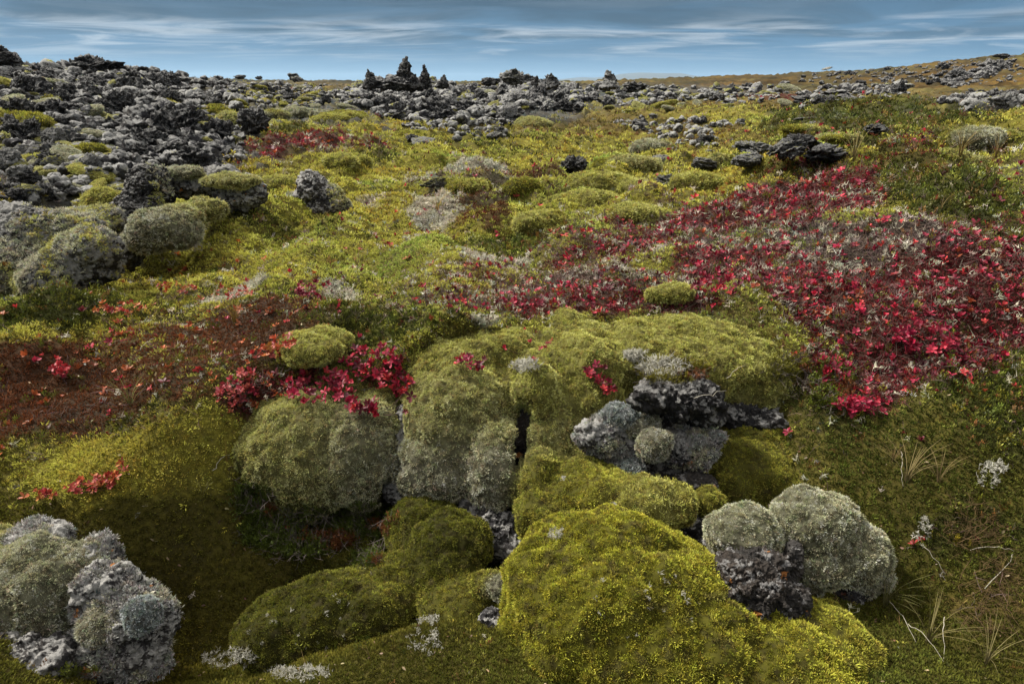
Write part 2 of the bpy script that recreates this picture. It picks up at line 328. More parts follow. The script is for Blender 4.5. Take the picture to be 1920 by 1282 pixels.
# one sheet, polar grid: fine inside the view, coarse behind it, out to the shore
th = np.r_[np.linspace(-math.pi, -1.0, 40, endpoint=False), np.linspace(-1.0, 1.0, 780), np.linspace(1.0, math.pi, 41)[1:]]
rr = np.r_[np.array([.05, .2, .4, .6, .8]), np.exp(np.linspace(math.log(.95), math.log(60), 760)), np.exp(np.linspace(math.log(60), math.log(1500), 130))[1:]]
TH, RR = np.meshgrid(th, rr); gx = (RR*np.sin(TH)).ravel(); gy = (RR*np.cos(TH)).ravel()
gh, gW = height(gx, gy)
def near_hole(x, y): return 0
nth, nr = len(th), len(rr)
gW = gW.astype(np.float32)
HG = gh.reshape(nr, nth); WG = gW.reshape(nr, nth, NT)
LR = np.log(rr)
def lookup(x, y):
    t = np.arctan2(x, y); r = np.log(np.maximum(np.hypot(x, y), .06))
    ft = np.interp(t, th, np.arange(nth)); fr = np.interp(r, LR, np.arange(nr))
    i = np.clip(ft.astype(int), 0, nth-2); j = np.clip(fr.astype(int), 0, nr-2); a = ft-i; b = fr-j
    def bl(G): return (G[j, i].T*(1-a)*(1-b)+G[j, i+1].T*a*(1-b)+G[j+1, i].T*(1-a)*b+G[j+1, i+1].T*a*b).T
    return bl(HG), bl, (i, j, a, b)
def gheight(x, y): return lookup(np.atleast_1d(np.asarray(x, float)), np.atleast_1d(np.asarray(y, float)))[0]
def hit(u, v):                        # where the view ray through u, v meets the ground
    u = np.atleast_1d(np.asarray(u, float)); v = np.atleast_1d(np.asarray(v, float)); a, dy, dz = ray(u, v); Y = np.full(len(u), 0.9); done = np.zeros(len(u), bool)
    for k in range(260):
        z = H+dz*Y/dy; g = gheight(a*Y/dy, Y); done |= (z <= g+0.004); Y = np.where(done, Y, Y*1.02)
    return np.stack([a*Y/dy, Y, gheight(a*Y/dy, Y)], 1), done
sh = np.exp(gW*3.2); sh /= sh.sum(1)[:, None]
gc = sh@ZCOL
rg = np.hypot(gx, gy)
gc = gc*(0.7+0.2*ss(rg, 4, 22)-.35*ss(rg, 30, 60))[:, None]*(1+0.45*fbm(xyz(gx, gy), 3.0, 3, 8.)*(1-ss(rg, 20, 40)))[:, None]*(1+(.9*fbm(xyz(gx, gy), .35, 5, 18., .65)*ss(rg, 15, 40)))[:, None]*(1+ss(rg, 15, 40)[:, None]*.9*np.clip(fbm(xyz(gx, gy), .12, 4, 48., .6), -.6, .6)[:, None]*np.array((.45, .1, -.2)))
idx = np.arange(nr*nth).reshape(nr, nth)
Fq = np.stack([idx[:-1, :-1], idx[1:, :-1], idx[1:, 1:], idx[:-1, 1:]], -1).reshape(-1, 4)[:, ::-1]
g = link('ground', mesh('ground', xyz(gx, gy, gh), Fq, gc, True, M_GROUND)); tag(g, 'moss and heath covered lava ground reaching to the horizon', None, None, 'structure')
if g.data.polygons[len(Fq)//2].normal.z < 0: g.data.flip_normals()

# ------------------------------------------------------------------ small plant templates and the scatterer
def kite(base, d, up, ln, w, fold=0.15):
    """4 vertices of one small leaf"""
    d = d/np.linalg.norm(d); s = np.cross(d, up); s /= max(np.linalg.norm(s), 1e-6); n = np.cross(s, d)
    return [base, base+d*ln*.55+s*w/2+n*fold*w, base+d*ln, base+d*ln*.55-s*w/2+n*fold*w]
def tpl_moss(r, nb=9, lean=1.2, w=0.27):
    V = []; S = []
    for k in range(nb):
        a = 2*math.pi*(k+r.random()*.8)/nb; e = lean*(0.25+0.75*r.random()) if k else 0.05
        d = np.array((math.cos(a)*math.sin(e), math.sin(a)*math.sin(e), math.cos(e))); ln = 0.8+0.5*r.random()
        b = np.array((math.cos(a), math.sin(a), 0))*.12+np.array((0, 0, -.25))
        V += kite(b, d, np.array((-math.sin(a), math.cos(a), 0.3)), ln*1.1, w); S += [0.07, 0.55, 1.35, 0.55]  # dark base: natural brown plus deeper shade between blades put into the colour
    V = np.array(V); return V, np.arange(len(V)).reshape(-1, 4), np.array(S)
def tpl_crow(r, h=1.0):
    V = []; S = []; bend = np.array((r.normal()*.3, r.normal()*.3, 0))
    for st in range(3):
        o = np.array((r.normal()*.22, r.normal()*.22, 0)); ld = np.array((r.normal()*.35, r.normal()*.35, 1.0)); hh = h*(.6+.5*r.random())
        for k in range(9):
            t = (k+1)/9; c = o + ld*hh*t*.9 + bend*t*t*.5; a = k*2.4+r.random(); e = 1.1-0.7*t
            d = np.array((math.cos(a)*math.sin(e), math.sin(a)*math.sin(e), math.cos(e)))
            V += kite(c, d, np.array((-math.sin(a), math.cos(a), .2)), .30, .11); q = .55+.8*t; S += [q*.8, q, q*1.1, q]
    V = np.array(V); return V, np.arange(len(V)).reshape(-1, 4), np.array(S)
def leaf2(base, d, side, ln, w):
    s = side/np.linalg.norm(side); n = np.cross(d, s); n /= np.linalg.norm(n)
    b = base; t = base+d*ln
    v = [b, b+d*ln*.42+s*w*.40+n*w*.14, b+d*ln*.80+s*w*.42+n*w*.12, t, b+d*ln*.80-s*w*.42+n*w*.12, b+d*ln*.42-s*w*.40+n*w*.14]
    return v, [(0, 1, 2, 3), (0, 3, 4, 5)]
def tpl_rosette(r, nl=6, up=0.5):
    V = []; Fc = []; S = []
    for k in range(nl):
        a = 2*math.pi*(k+.5*r.random())/nl*1.0; e = up+ (r.random()-.3)*0.8; d = np.array((math.cos(a)*math.sin(e), math.sin(a)*math.sin(e), math.cos(e)))
        v, f = leaf2(np.array((0, 0, .03*k)), d, np.array((-math.sin(a), math.cos(a), (r.random()-.5)*.6)), .75+.4*r.random(), .50)
        n0 = len(V); V += v; Fc += [tuple(i+n0 for i in q) for q in f]; q = .65+.6*r.random(); S += [q*.8]+[q]*5
    return np.array(V), np.array(Fc), np.array(S)
def tube_pts(path, rad, V, Fc, S, sh=1.0):
    path = np.array(path, float); n0 = len(V); K3 = 3
    for i, p in enumerate(path):
        d = path[min(i+1, len(path)-1)]-path[max(i-1, 0)]; d /= max(np.linalg.norm(d), 1e-9)
        a = np.cross(d, (0.31, .2, .9)); a /= max(np.linalg.norm(a), 1e-9); b = np.cross(d, a)
        rr_ = rad*(1-.7*i/(len(path)-1))
        for k in range(K3): V.append(p+rr_*(math.cos(2.0944*k)*a+math.sin(2.0944*k)*b)); S.append(sh)
    for i in range(len(path)-1):
        for k in range(K3): Fc.append((n0+i*3+k, n0+i*3+(k+1) % 3, n0+i*3+3+(k+1) % 3, n0+i*3+3+k))
def tpl_lichen(r):
    V = []; Fc = []; S = []
    for s in range(4):
        b = np.array((r.normal()*.25, r.normal()*.25, 0)); d = np.array((r.normal()*.4, r.normal()*.4, 1.))
        m = b+d*.5; tube_pts([b, m], .07, V, Fc, S, .8)
        for q in range(3):
            e = m+np.array((r.normal()*.35, r.normal()*.35, .4+.2*r.random())); tube_pts([m, (m+e)/2+r.normal(size=3)*.06, e], .06, V, Fc, S, 1.1)
    return np.array(V), np.array(Fc), np.array(S)
def tpl_twig(r):
    V = []; Fc = []; S = []
    for s in range(3):
        p = np.array((r.normal()*.2, r.normal()*.2, 0)); d = np.array((r.normal()*.7, r.normal()*.7, .8)); pth = [p]
        for k in range(3): d = d+r.normal(size=3)*.3; p = p+d*.33; pth.append(p)
        tube_pts(pth, .028, V, Fc, S, 1.0)
        m = pth[2]; e = m+np.array((r.normal()*.3, r.normal()*.3, .3)); tube_pts([m, e], .02, V, Fc, S, 1.1)
    return np.array(V), np.array(Fc), np.array(S)
def tpl_grass(r, nb=8, spread=.5):
    V = []; Fc = []; S = []
    for k in range(nb):
        a = r.random()*6.283; o = np.array((math.cos(a), math.sin(a), 0)); s = np.array((-math.sin(a), math.cos(a), 0)); h = .6+.5*r.random(); w = .008; sp = spread*(.3+r.random())
        n0 = len(V)
        for i in range(5):
            t = i/4; c = o*(.03+sp*t*t)+np.array((0, 0, h*(t-.25*t*t*sp*1.5))); ww = w*(1-.85*t); V += [c-s*ww, c+s*ww]; q = .7+.5*t; S += [q, q]
        for i in range(4): Fc.append((n0+2*i, n0+2*i+1, n0+2*i+3, n0+2*i+2))
    return np.array(V), np.array(Fc), np.array(S)
_tr = np.random.default_rng(5)
TM = [tpl_moss(_tr) for _ in range(10)]
TC = [tpl_crow(_tr) for _ in range(8)]
TRr = [tpl_rosette(_tr, k, u_) for k in (5, 6, 7) for u_ in (.5, .8, 1.1)]
TL = [tpl_lichen(_tr) for _ in range(6)]
TT = [tpl_twig(_tr) for _ in range(8)]
TG = [tpl_grass(_tr) for _ in range(6)]
def scatter(tp, pos, nrm, scale, col, lean=0.25, tipmix=None, r=rng):
    """merge copies of the templates into arrays: vertices, quads, colours"""
    pos = np.asarray(pos, float); n = len(pos); VV = []; FF = []; CC = []; off = 0
    if n == 0: return np.zeros((0, 3)), np.zeros((0, 4), int), np.zeros((0, 3))
    z = nrm + r.normal(size=(n, 3))*lean; z /= np.linalg.norm(z, axis=1)[:, None]
    x = np.cross(z, r.normal(size=(n, 3))); x /= np.maximum(np.linalg.norm(x, axis=1)[:, None], 1e-6); y = np.cross(z, x)
    M = np.stack([x, y, z], 2); pick = r.integers(0, len(tp), n); scale = np.broadcast_to(scale, (n,))
    for k, (tv, tf, tsd) in enumerate(tp):
        s = np.where(pick == k)[0]
        if not len(s): continue
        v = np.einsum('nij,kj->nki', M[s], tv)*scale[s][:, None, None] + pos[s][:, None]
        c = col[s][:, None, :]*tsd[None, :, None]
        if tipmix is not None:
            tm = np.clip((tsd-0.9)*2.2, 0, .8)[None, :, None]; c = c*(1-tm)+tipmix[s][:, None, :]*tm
        VV.append(v.reshape(-1, 3)); CC.append(c.reshape(-1, 3))
        FF.append((tf[None]+(np.arange(len(s))*len(tv))[:, None, None]+off).reshape(-1, 4)); off += len(s)*len(tv)
    return np.concatenate(VV), np.concatenate(FF), np.concatenate(CC)
def join(parts):
    V = []; Fc = []; C = []; o = 0
    for v, f, c in parts:
        V.append(v); Fc.append(np.asarray(f)+o); C.append(c); o += len(v)
    return np.concatenate(V), np.concatenate(Fc), np.concatenate(C)
def jit(n, a=.25): return np.clip(1+rng.normal(size=(n, 1))*a*.9+rng.normal(size=(n, 3))*a*.2, .25, 2.2)

# ------------------------------------------------------------------ blobs: smooth unions of ellipsoids, meshed from a centre
def ico(sub):
    bm = bmesh.new(); bmesh.ops.create_icosphere(bm, subdivisions=sub, radius=1.0)
    v = np.array([x.co[:] for x in bm.verts]); f = np.array([[q.index for q in p.verts] for p in bm.faces]); bm.free(); return v/np.linalg.norm(v, axis=1)[:, None], f
_ico = {}
def getico(s):
    if s not in _ico: _ico[s] = ico(s)
    return _ico[s]
def sdf(p, L, k):
    acc = np.zeros(len(p))
    for c, r_ in L:
        q = (p-c)/r_; k0 = np.linalg.norm(q, axis=1); k1 = np.linalg.norm(q/r_, axis=1); d = k0*(k0-1)/np.maximum(k1, 1e-6); acc += np.exp(-np.clip(d/k, -60, 60))
    return -k*np.log(np.maximum(acc, 1e-30))
def blob(L, sub=6, k=0.02, center=None):
    """L: list of (centre, radii). Returns vertices, triangles, normals"""
    D, f = getico(sub); L = [(np.array(c, float), np.array(r_, float)) for c, r_ in L]
    cen = np.mean([c for c, _ in L], 0) if center is None else np.array(center)
    tmax = max(np.linalg.norm(c-cen)+r_.max() for c, r_ in L)*1.15
    t = np.full(len(D), tmax); done = np.zeros(len(D), bool); st = tmax/48
    for i in range(47):
        a = ~done
        if not a.any(): break
        d = sdf(cen+D[a]*t[a][:, None], L, k); ids = np.where(a)[0]; done[ids[d < 0]] = True; t[ids[d >= 0]] -= st
    lo = t.copy(); hi = t+st
    for i in range(7):
        m = (lo+hi)/2; d = sdf(cen+D*m[:, None], L, k); lo = np.where(d < 0, m, lo); hi = np.where(d < 0, hi, m)
    V = cen+D*lo[:, None]
    e = 1e-3; n = np.stack([sdf(V+np.eye(3)[i]*e, L, k)-sdf(V-np.eye(3)[i]*e, L, k) for i in range(3)], 1); n /= np.maximum(np.linalg.norm(n, axis=1)[:, None], 1e-9)
    return V, f, n
def vnorm(V, f):
    fn = np.cross(V[f[:, 1]]-V[f[:, 0]], V[f[:, 2]]-V[f[:, 0]]); n = np.zeros_like(V)
    for i in range(3): np.add.at(n, f[:, i], fn)
    return n/np.maximum(np.linalg.norm(n, axis=1)[:, None], 1e-12)
def sample(V, f, spacing, fpar=1.0):
    a = V[f[:, 0]]; b = V[f[:, 1]]; c = V[f[:, 2]]; cr = np.cross(b-a, c-a); ar = np.linalg.norm(cr, axis=1)/2
    n = int(ar.sum()/spacing**2*fpar); n = max(n, 4); k = rng.choice(len(f), n, p=ar/ar.sum()); r1 = np.sqrt(rng.random(n)); r2 = rng.random(n)
    w = np.stack([1-r1, r1*(1-r2), r1*r2], 1); p = a[k]*w[:, :1]+b[k]*w[:, 1:2]+c[k]*w[:, 2:]
    return p, cr[k]/np.maximum(np.linalg.norm(cr[k], axis=1)[:, None], 1e-12), k, w
MC = dict(y=(0.60,0.55,0.14), g=(0.50,0.475,0.33), o=(0.14,0.14,0.02), p=(0.56,0.54,0.34), w=(0.40,0.44,0.42), b=(0.36,0.335,0.040), m=(0.32,0.30,0.05), k=(0.55,0.51,0.19), s=(.40,.385,.35), d=(.19,.185,.18))
def lobes_px(ls):
    L = []; C = []
    for q in ls:
        u, v, ru, rv, Y = q[:5]; dr = q[5] if len(q) > 5 and q[5] else None; col = q[6] if len(q) > 6 else 'y'
        c, m = P(u, v, Y); rx = ru*m; rz = rv*m; ry = dr if dr else (rx+rz)/2
        L.append((c+np.array((0, ry*.25, 0)), np.array((rx, ry, rz)))); C.append(MC[col])
    return L, np.array(C)
def blob_fan(L, center, az, el, na, ne, k, tmax=2.2, carve=()):
    CV, _ = lobes_px(carve) if len(carve) else ([], 0)
    def sdf(p, L, k, _s=globals()['sdf']):
        d = _s(p, L, k); return np.maximum(d, -_s(p, CV, .01)) if CV else d
    # same as blob() but over a fan of directions, for a long bank of many lobes
    A, E = np.meshgrid(np.linspace(az[0], az[1], na), np.linspace(el[0], el[1], ne)); A = A.ravel(); E = E.ravel()
    D = np.stack([np.sin(A)*np.cos(E), -np.cos(A)*np.cos(E), np.sin(E)], 1); cen = np.array(center, float)
    t = np.full(len(D), tmax); done = np.zeros(len(D), bool); st = tmax/80
    for i in range(79):
        ids = np.where(~done)[0]
        if not len(ids): break
        d = sdf(cen+D[ids]*t[ids][:, None], L, k); done[ids[d < 0]] = True; t[ids[d >= 0]] -= st
    lo = t.copy(); hi = t+st
    for i in range(6):
        m = (lo+hi)/2; d = sdf(cen+D*m[:, None], L, k); lo = np.where(d < 0, m, lo); hi = np.where(d < 0, hi, m)
    V = cen+D*lo[:, None]; e = 2e-3; n = np.stack([sdf(V+np.eye(3)[i]*e, L, k)-sdf(V-np.eye(3)[i]*e, L, k) for i in range(3)], 1); n /= np.maximum(np.linalg.norm(n, axis=1)[:, None], 1e-9)
    ii = np.arange(na*ne).reshape(ne, na); a, b, c, d = ii[:-1, :-1].ravel(), ii[:-1, 1:].ravel(), ii[1:, 1:].ravel(), ii[1:, :-1].ravel()
    f = np.concatenate([np.stack([a, b, c], 1), np.stack([a, c, d], 1)]); ok = done[f].all(1)
    ed = np.linalg.norm(V[f[:, 0]]-V[f[:, 1]], axis=1); return V, f[ok], n
def moss_body(ls, sub=6, k=None, spacing=None, size=None, seed=0., bump=.02, tiplift=1.35, fan=None):
    L, C = lobes_px(ls); rad = np.mean([r_.mean() for _, r_ in L]); k = k or rad*.16
    V, f, n = blob(L, sub, k) if fan is None else blob_fan(L, k=k, **fan); D = np.linalg.norm(V.mean(0)-np.array((0, 0, H)))
    V = V + n*((billow(V, .8/rad, 3, seed+3)-.35)*rad*.26+fbm(V, 4/rad, 3, seed)*bump*rad*1.4+fbm(V, 1.7/rad, 2, seed+51)*rad*.05)[:, None]
    w = np.stack([np.exp(-np.clip(np.linalg.norm((V-c)/r_, axis=1), 0, 9)*5) for c, r_ in L], 1); w /= w.sum(1)[:, None]
    col = w@C; col *= (1+.4*fbm(V, 2.2/rad, 3, seed+9))[:, None]; dd = ss(fbm(V, 4.5/rad, 3, seed+19), .28, .5)[:, None]*.55; col = col*(1-dd)+np.array((.13,.10,.05))*dd
    s = (spacing or max(0.0052*D, .006))*.97; p, pn, kf, bw = sample(V, f, s)
    keep = p[:, 2] > gheight(p[:, 0], p[:, 1])-0.03
    p, pn, kf, bw = p[keep], pn[keep], kf[keep], bw[keep]
    pc = (col[f[kf]]*bw[:, :, None]).sum(1)*jit(len(p), .3)
    pn = pn+np.array((0, 0, .25)); sz = (size or s)*1.0*(.7+.6*rng.random(len(p)))*np.clip(1+.35*fbm(p, 3/rad, 3, seed+61), .6, 1.25)
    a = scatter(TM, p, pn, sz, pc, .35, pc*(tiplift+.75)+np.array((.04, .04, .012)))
    fq = np.concatenate([f, f[:, 2:3]], 1)
    # body as degenerate-free quads is not possible for triangles: keep separate meshes and merge as triangles
    at = np.concatenate([a[1][:, [0, 1, 2]], a[1][:, [0, 2, 3]]]) + len(V)
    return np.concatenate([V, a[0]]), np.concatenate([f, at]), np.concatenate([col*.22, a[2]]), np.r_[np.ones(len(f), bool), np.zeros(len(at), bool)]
def moss_thing(name, ls, label, cat='moss mound', group=None, parent=None, **kw):
    V, f, C, sm = moss_body(ls, **kw)
    base = np.array((V[:, 0].mean(), V[:, 1].mean(), V[:, 2].min()))
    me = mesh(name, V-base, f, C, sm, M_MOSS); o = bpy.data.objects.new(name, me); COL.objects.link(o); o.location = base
    if parent is not None: o.location = base-np.array(parent.location); o.parent = parent
    else: tag(o, label, cat, group)
    if parent is not None and label: o['label'] = label
    return o
def moss_mat(parent, V, f, base, cols, thr, spacing, seed, label=None, up=.5, amp=.8, name='moss_cover', region=None, scale=2.5, lift=1.7):
    # thin mat of moss tufts that follows the rock wherever noise and the upward slope let it grow
    p, pn, kf, w = sample(V, f, spacing); q = pn[:, 2]*up+fbm(p, scale, 3, seed)*amp
    if region is not None: q = q+region(p)
    s = (q > thr) & (p[:, 2] > gheight(p[:, 0], p[:, 1])-.02); p, pn = p[s], pn[s]; g_ = np.clip(.5+fbm(p, scale*1.5, 3, seed+5)*1.2, 0, .999); ci = (g_*len(cols)).astype(int)
    c = np.array([MC[x] for x in cols])[ci]*jit(len(p), .3); v, f2, cc = scatter(TM, p-base, pn+np.array((0, 0, .25)), spacing*1.25*(.7+.6*rng.random(len(p))), c, .35, c*lift+.03)
    o = link(name, mesh(name, v, f2, cc, False, M_MOSS)); o.parent = parent
    if label: o['label'] = label
    return o
def mossy_rock(name, ls, mat, label, cat, cols='yk', thr=.3, spacing=.012, seed=0., sub=7, rough=1.0, lumps=1.0, region=None, up=.5, amp=.8, scale=2.5, k=None):
    L, _ = lobes_px([q[:6] for q in ls]); V, f = rock_mesh(L, sub, rough, seed, lumps, k, mat is M_RDARK); base = np.array((V[:, 0].mean(), V[:, 1].mean(), V[:, 2].min()))
    e = empty(name, tuple(base), label, cat); o = link('rock', mesh('rock', V-base, f, None, True, mat)); o.parent = e
    moss_mat(e, V, f, base, cols, thr, spacing, seed+.7, None, up, amp, 'moss_cover', region, scale); return e
def rock_mesh(L, sub=6, rough=1.0, seed=0., lumps=1.0, k=None, jag=False):
    rad = np.mean([r_.mean() for _, r_ in L]); V, f, n = blob(L, sub, k or rad*.10); s = 1/rad
    d = ((ridged(V, 1.0*s, 4, seed, .5)+.40)*rad*.40 if jag else (billow(V, .9*s, 4, seed, .6)-.45)*rad*.32)*lumps
    V = V+n*d[:, None]
    cell = 1-np.abs(perlin(V, 3.2*s, seed+5)); d2 = (billow(V, 3.*s, 3, seed+7, .6)-.4)*rad*.16*rough - (cell > .93)*rad*.03*rough + fbm(V, 9*s, 3, seed+2)*rad*.035*rough
    n2 = vnorm(V, f); V = V+n2*(d2*(.8 if jag else 1.))[:, None]
    pit = ss(perlin(V, 5.5*s, seed+31), .38, .55)+.6*ss(perlin(V, 11*s, seed+37), .40, .55)
    V = V-n2*(pit*rad*(.10 if jag else .05))[:, None]
    return V, f
def rock_thing(ls, mat, label, name='lava_rock', parent=None, cat='rock', group=None, sub=6, rough=1.0, seed=0., lumps=1.0, k=None, crust=None):
    L, _ = lobes_px([q[:6] for q in ls]); V, f = rock_mesh(L, sub, rough, seed, lumps, k, mat is not M_RGREY)
    base = np.array((V[:, 0].mean(), V[:, 1].mean(), V[:, 2].min())); me = mesh(name if crust is None or parent is not None else 'rock', V-base, f, None, True, mat)
    if crust is not None:
        if parent is None:
            parent = e0 = empty(name, tuple(base), label, cat, group); label = None; name = 'rock'
        D_ = np.linalg.norm(V.mean(0)-np.array((0, 0, H))); pb = np.array(parent.location)
        moss_mat(parent, V, f, pb, crust[0], crust[1], .0036*D_, seed+.3, None, .25, .9, 'lichen_crust', None, 8., 1.5)
    o = bpy.data.objects.new(name, me); COL.objects.link(o)
    if parent is None: o.location = base; tag(o, label, cat, group)
    else:
        o.location = base-np.array(parent.location); o.parent = parent
        if label: o['label'] = label
    return o
def Yh(u, v): return float(hit(u, v)[0][0, 1])
def grounded(u, v, Y): p, _ = P(u, v, Y); return (p[0], p[1], float(gheight(p[0], p[1])[0]))

# ================================================================== THE THINGS
# ---- moss mounds of the near bank
BANK = [(590,855,150,108,2.16,None,'k'),(520,860,90,85,2.2,None,'m'),(672,862,80,104,2.12,None,'g'),(610,800,140,55,2.22,None,'y'),(560,925,95,50,2.13,None,'o'),(470,850,60,60,2.28,None,'m'),(700,790,60,50,2.26,None,'y'),
 (860,795,108,95,2.16,None,'k'),(820,888,88,66,2.04,None,'g'),(875,750,98,60,2.24,None,'y'),(878,850,92,75,2.10,None,'g'),(800,760,50,45,2.26,None,'y'),
 (925,900,52,74,1.97,None,'g'),(930,845,42,50,2.03,None,'k'),
 (1070,755,98,68,2.24,None,'y'),(1008,740,46,48,2.15,None,'y'),(1048,840,72,78,2.12,None,'k'),(1100,700,92,58,2.3,None,'y'),(1020,888,56,54,2.08,None,'k'),(1130,770,50,50,2.25,None,'y'),
 (1290,672,195,66,2.44,.32,'y'),(1408,702,82,66,2.38,.22,'y'),(1180,672,105,56,2.48,.28,'y'),(1442,748,48,44,2.30,None,'k'),(1350,720,70,40,2.38,.2,'k'),
 (1070,655,84,54,2.52,.22,'y'),(1005,688,85,50,2.42,.22,'y'),(830,680,80,44,2.54,.2,'y'),(910,700,90,50,2.42,.22,'y'),(965,728,80,50,2.32,.16,'y'),(700,740,110,50,2.4,.25,'m'),(560,760,120,45,2.4,.25,'m'),(1005,915,54,46,1.92,None,'m'),(1025,890,55,36,1.98,None,'m'),(1100,900,62,32,1.95,None,'m'),(1025,978,62,56,1.80,None,'m'),(1065,955,50,42,1.83,None,'m'),(1150,945,76,50,1.80,None,'b'),(1215,955,78,54,1.76,None,'y'),(1262,952,40,44,1.78,None,'m'),(850,688,95,50,2.36,.18,'y'),(760,695,85,48,2.42,.18,'m'),(665,705,95,46,2.42,.18,'m'),(935,665,85,46,2.44,.18,'y')]
e = empty('mossy_outcrop', (0.1, 2.3, -.15), 'long lava outcrop under a continuous blanket of lumpy yellow and grey moss across the centre', 'mossy outcrop')
moss_thing('moss_cover', BANK, None, parent=e, seed=1., spacing=.0086, k=.013, bump=.02, fan=dict(carve=[(752,845,13,85,2.10,.16),(740,780,10,40,2.2,.1),(979,835,15,72,2.06,.16),(985,780,16,30,2.1,.12),(1040,915,50,10,2.0,.1),(915,715,12,18,2.3,.06)], center=(.1, 3.0, -.35), az=(-1.35, 1.35), el=(-.25, 1.25), na=460, ne=260))
for it in [([(755,860,28,64,2.16),(760,800,22,44,2.22)], M_RGREY, 41.), ([(980,830,24,74,2.2),(985,790,18,40,2.2)], M_RBROWN, 42.), ([(790,935,46,24,2.06),(745,915,26,34,2.1)], M_RGREY, 43.), ([(1385,775,62,30,2.24),(1440,792,52,26,2.2)], M_RDARK, 40.)]:
    rock_thing(it[0], it[1], None, 'rock', e, seed=it[2])
moss_thing('moss_mound', [(590,655,60,26,Yh(590,675),.14,'y'),(560,660,40,20,Yh(560,678),.1,'b')],
  'small bright yellow-green moss pillow behind the left red shrub', seed=8., spacing=.009)
moss_thing('moss_mound', [(790,1000,68,56,1.88,None,'o'),(850,1030,72,56,1.74,None,'o'),(828,1085,70,58,1.66,None,'o'),(745,1115,100,48,1.64,None,'m'),(630,1160,130,52,1.56,None,'o'),(870,1150,80,42,1.52,None,'m'),(540,1200,110,50,1.52,None,'o')],
  'long dark olive moss swell with rounded knobs running down left of the great dome', seed=13., spacing=.0082, sub=7, k=.02)
moss_thing('moss_mound', [(1120,1175,165,150,1.42,.26,'b'),(1185,1120,130,100,1.46,.2,'b'),(1090,1270,160,100,1.34,.2,'b'),(1240,1230,150,110,1.34,.2,'b'),(1270,1160,90,80,1.44,.2,'b'),
  (1360,1280,160,90,1.28,.2,'b'),(1480,1290,150,85,1.27,.2,'b'),(1570,1262,85,70,1.32,.15,'m'),(1420,1240,120,60,1.33,.15,'b'),(1060,1130,90,80,1.47,.2,'b')],
  'great golden-green moss dome filling the bottom centre and sloping off under the brown rock', seed=15., spacing=.0075, size=.0078, sub=8, k=.04, bump=.02)
moss_thing('moss_mound', [(1430,890,95,75,2.12,.25,'m'),(1530,915,110,55,2.12,.3,'m'),(1380,925,50,60,2.02,None,'m'),(1640,960,120,45,2.05,.3,'o'),(1740,1010,110,40,1.95,.3,'o'),(1480,830,70,30,2.25,.2,'m')],
  'olive moss mound behind the pale boulder, right of the grey rock pile', seed=17., spacing=.0085)
moss_thing('moss_mound', [(915,1098,34,20,1.53,None,'m'),(945,1105,30,20,1.5,None,'g')],
  'little mossy stone with pale bare ends left of the great dome', cat='mossy stone', seed=19., spacing=.0075)
moss_thing('moss_mound', [(870,1255,60,38,1.34,None,'m')],
  'small olive moss tuft mound at the bottom edge left of the great dome', seed=20., spacing=.0078)
moss_thing('moss_mound', [(880,1212,42,36,1.40,None,'o')],
  'dark moss knob with a grey top beside the narrow lichened rock', seed=21., spacing=.0078)
moss_thing('moss_mound', [(1330,955,34,34,1.80,None,'m')],
  'small moss clump on the strip of rock leading down to the pale boulder', seed=22., spacing=.008)


# ---- rocks of the near bank
rock_thing([(1275,750,78,38,2.04),(1222,745,42,30,2.02),(1325,772,42,34,2.06)], M_RDARK, 'black craggy lava rock on top of the pile under the yellow moss cap', seed=31., lumps=1.4, rough=1.6)
def pile(loc, label, items, group=None):
    e = empty('lichened_rock', loc, label, 'rock', group)
    for it in items:
        if it[0] == 'rock': rock_thing(it[1], it[2], it[3], 'rock', e, seed=it[4], sub=it[5] if len(it) > 5 else 6, crust=('sssg', .02), lumps=1.7, rough=1.6)
        else:
            moss_thing(it[0], it[1], it[3], parent=e, seed=it[4], spacing=it[2], bump=it[5] if len(it) > 5 else .02, tiplift=1.2)
    return e
p_, _ = P(1140, 870, 2.1)
pile(tuple(p_), 'pale grey lichened rock at the left end of the rock pile', [('rock', [(1130,822,44,34,2.02),(1178,850,34,34,2.02),(1105,815,26,22,2.0),(1150,865,30,20,2.02)], M_RGREY, None, 32.),
   ('lichen_cushion', [(1162,785,36,24,2.03,None,'w')], .0075, 'pale blue-white cushion on top', 33.), ('moss_patch', [(1205,803,34,24,2.02,None,'g')], .0075, None, 34.)])
moss_thing('lichen_cushion', [(1227,838,31,31,1.93,None,'g')], 'round grey-green ball of moss in the middle of the rock pile', cat='moss ball', seed=35., spacing=.0072)
moss_thing('lichen_cushion', [(1182,884,28,22,1.95,None,'w')], 'pale blue-grey lichen cushion below the round moss ball', cat='lichen', seed=36., spacing=.0072)
rock_thing([(1292,848,50,34,2.0),(1262,880,34,24,2.02),(1325,828,28,26,2.02)], M_RGREY, 'grey rock with a tan patch at the right end of the rock pile', seed=37., lumps=1.7, rough=1.6, crust=('sssg', .12))
rock_thing([(1270,905,85,30,2.2),(1220,900,55,28,2.2),(1260,830,60,50,2.3)], M_RDARK, 'black shaded rock at the base of the rock pile', seed=38.)
rock_thing([(1300,915,45,26,1.92),(1320,935,28,30,1.88),(1315,975,26,45,1.84)], M_RBROWN, 'brown lava strip with an orange lichen blotch below the rock pile', seed=39.)
rock_thing([(925,1010,58,48,1.86),(900,965,50,34,1.95),(960,1040,40,30,1.8)], M_RDARK, 'dark pitted lava rock between the dark olive knobs and the yellow knob', seed=44.)
rock_thing([(928,1200,28,55,1.42),(915,1180,20,34,1.42)], M_RDARK, 'narrow dark rock with pale lichen left of the great dome', seed=45.)
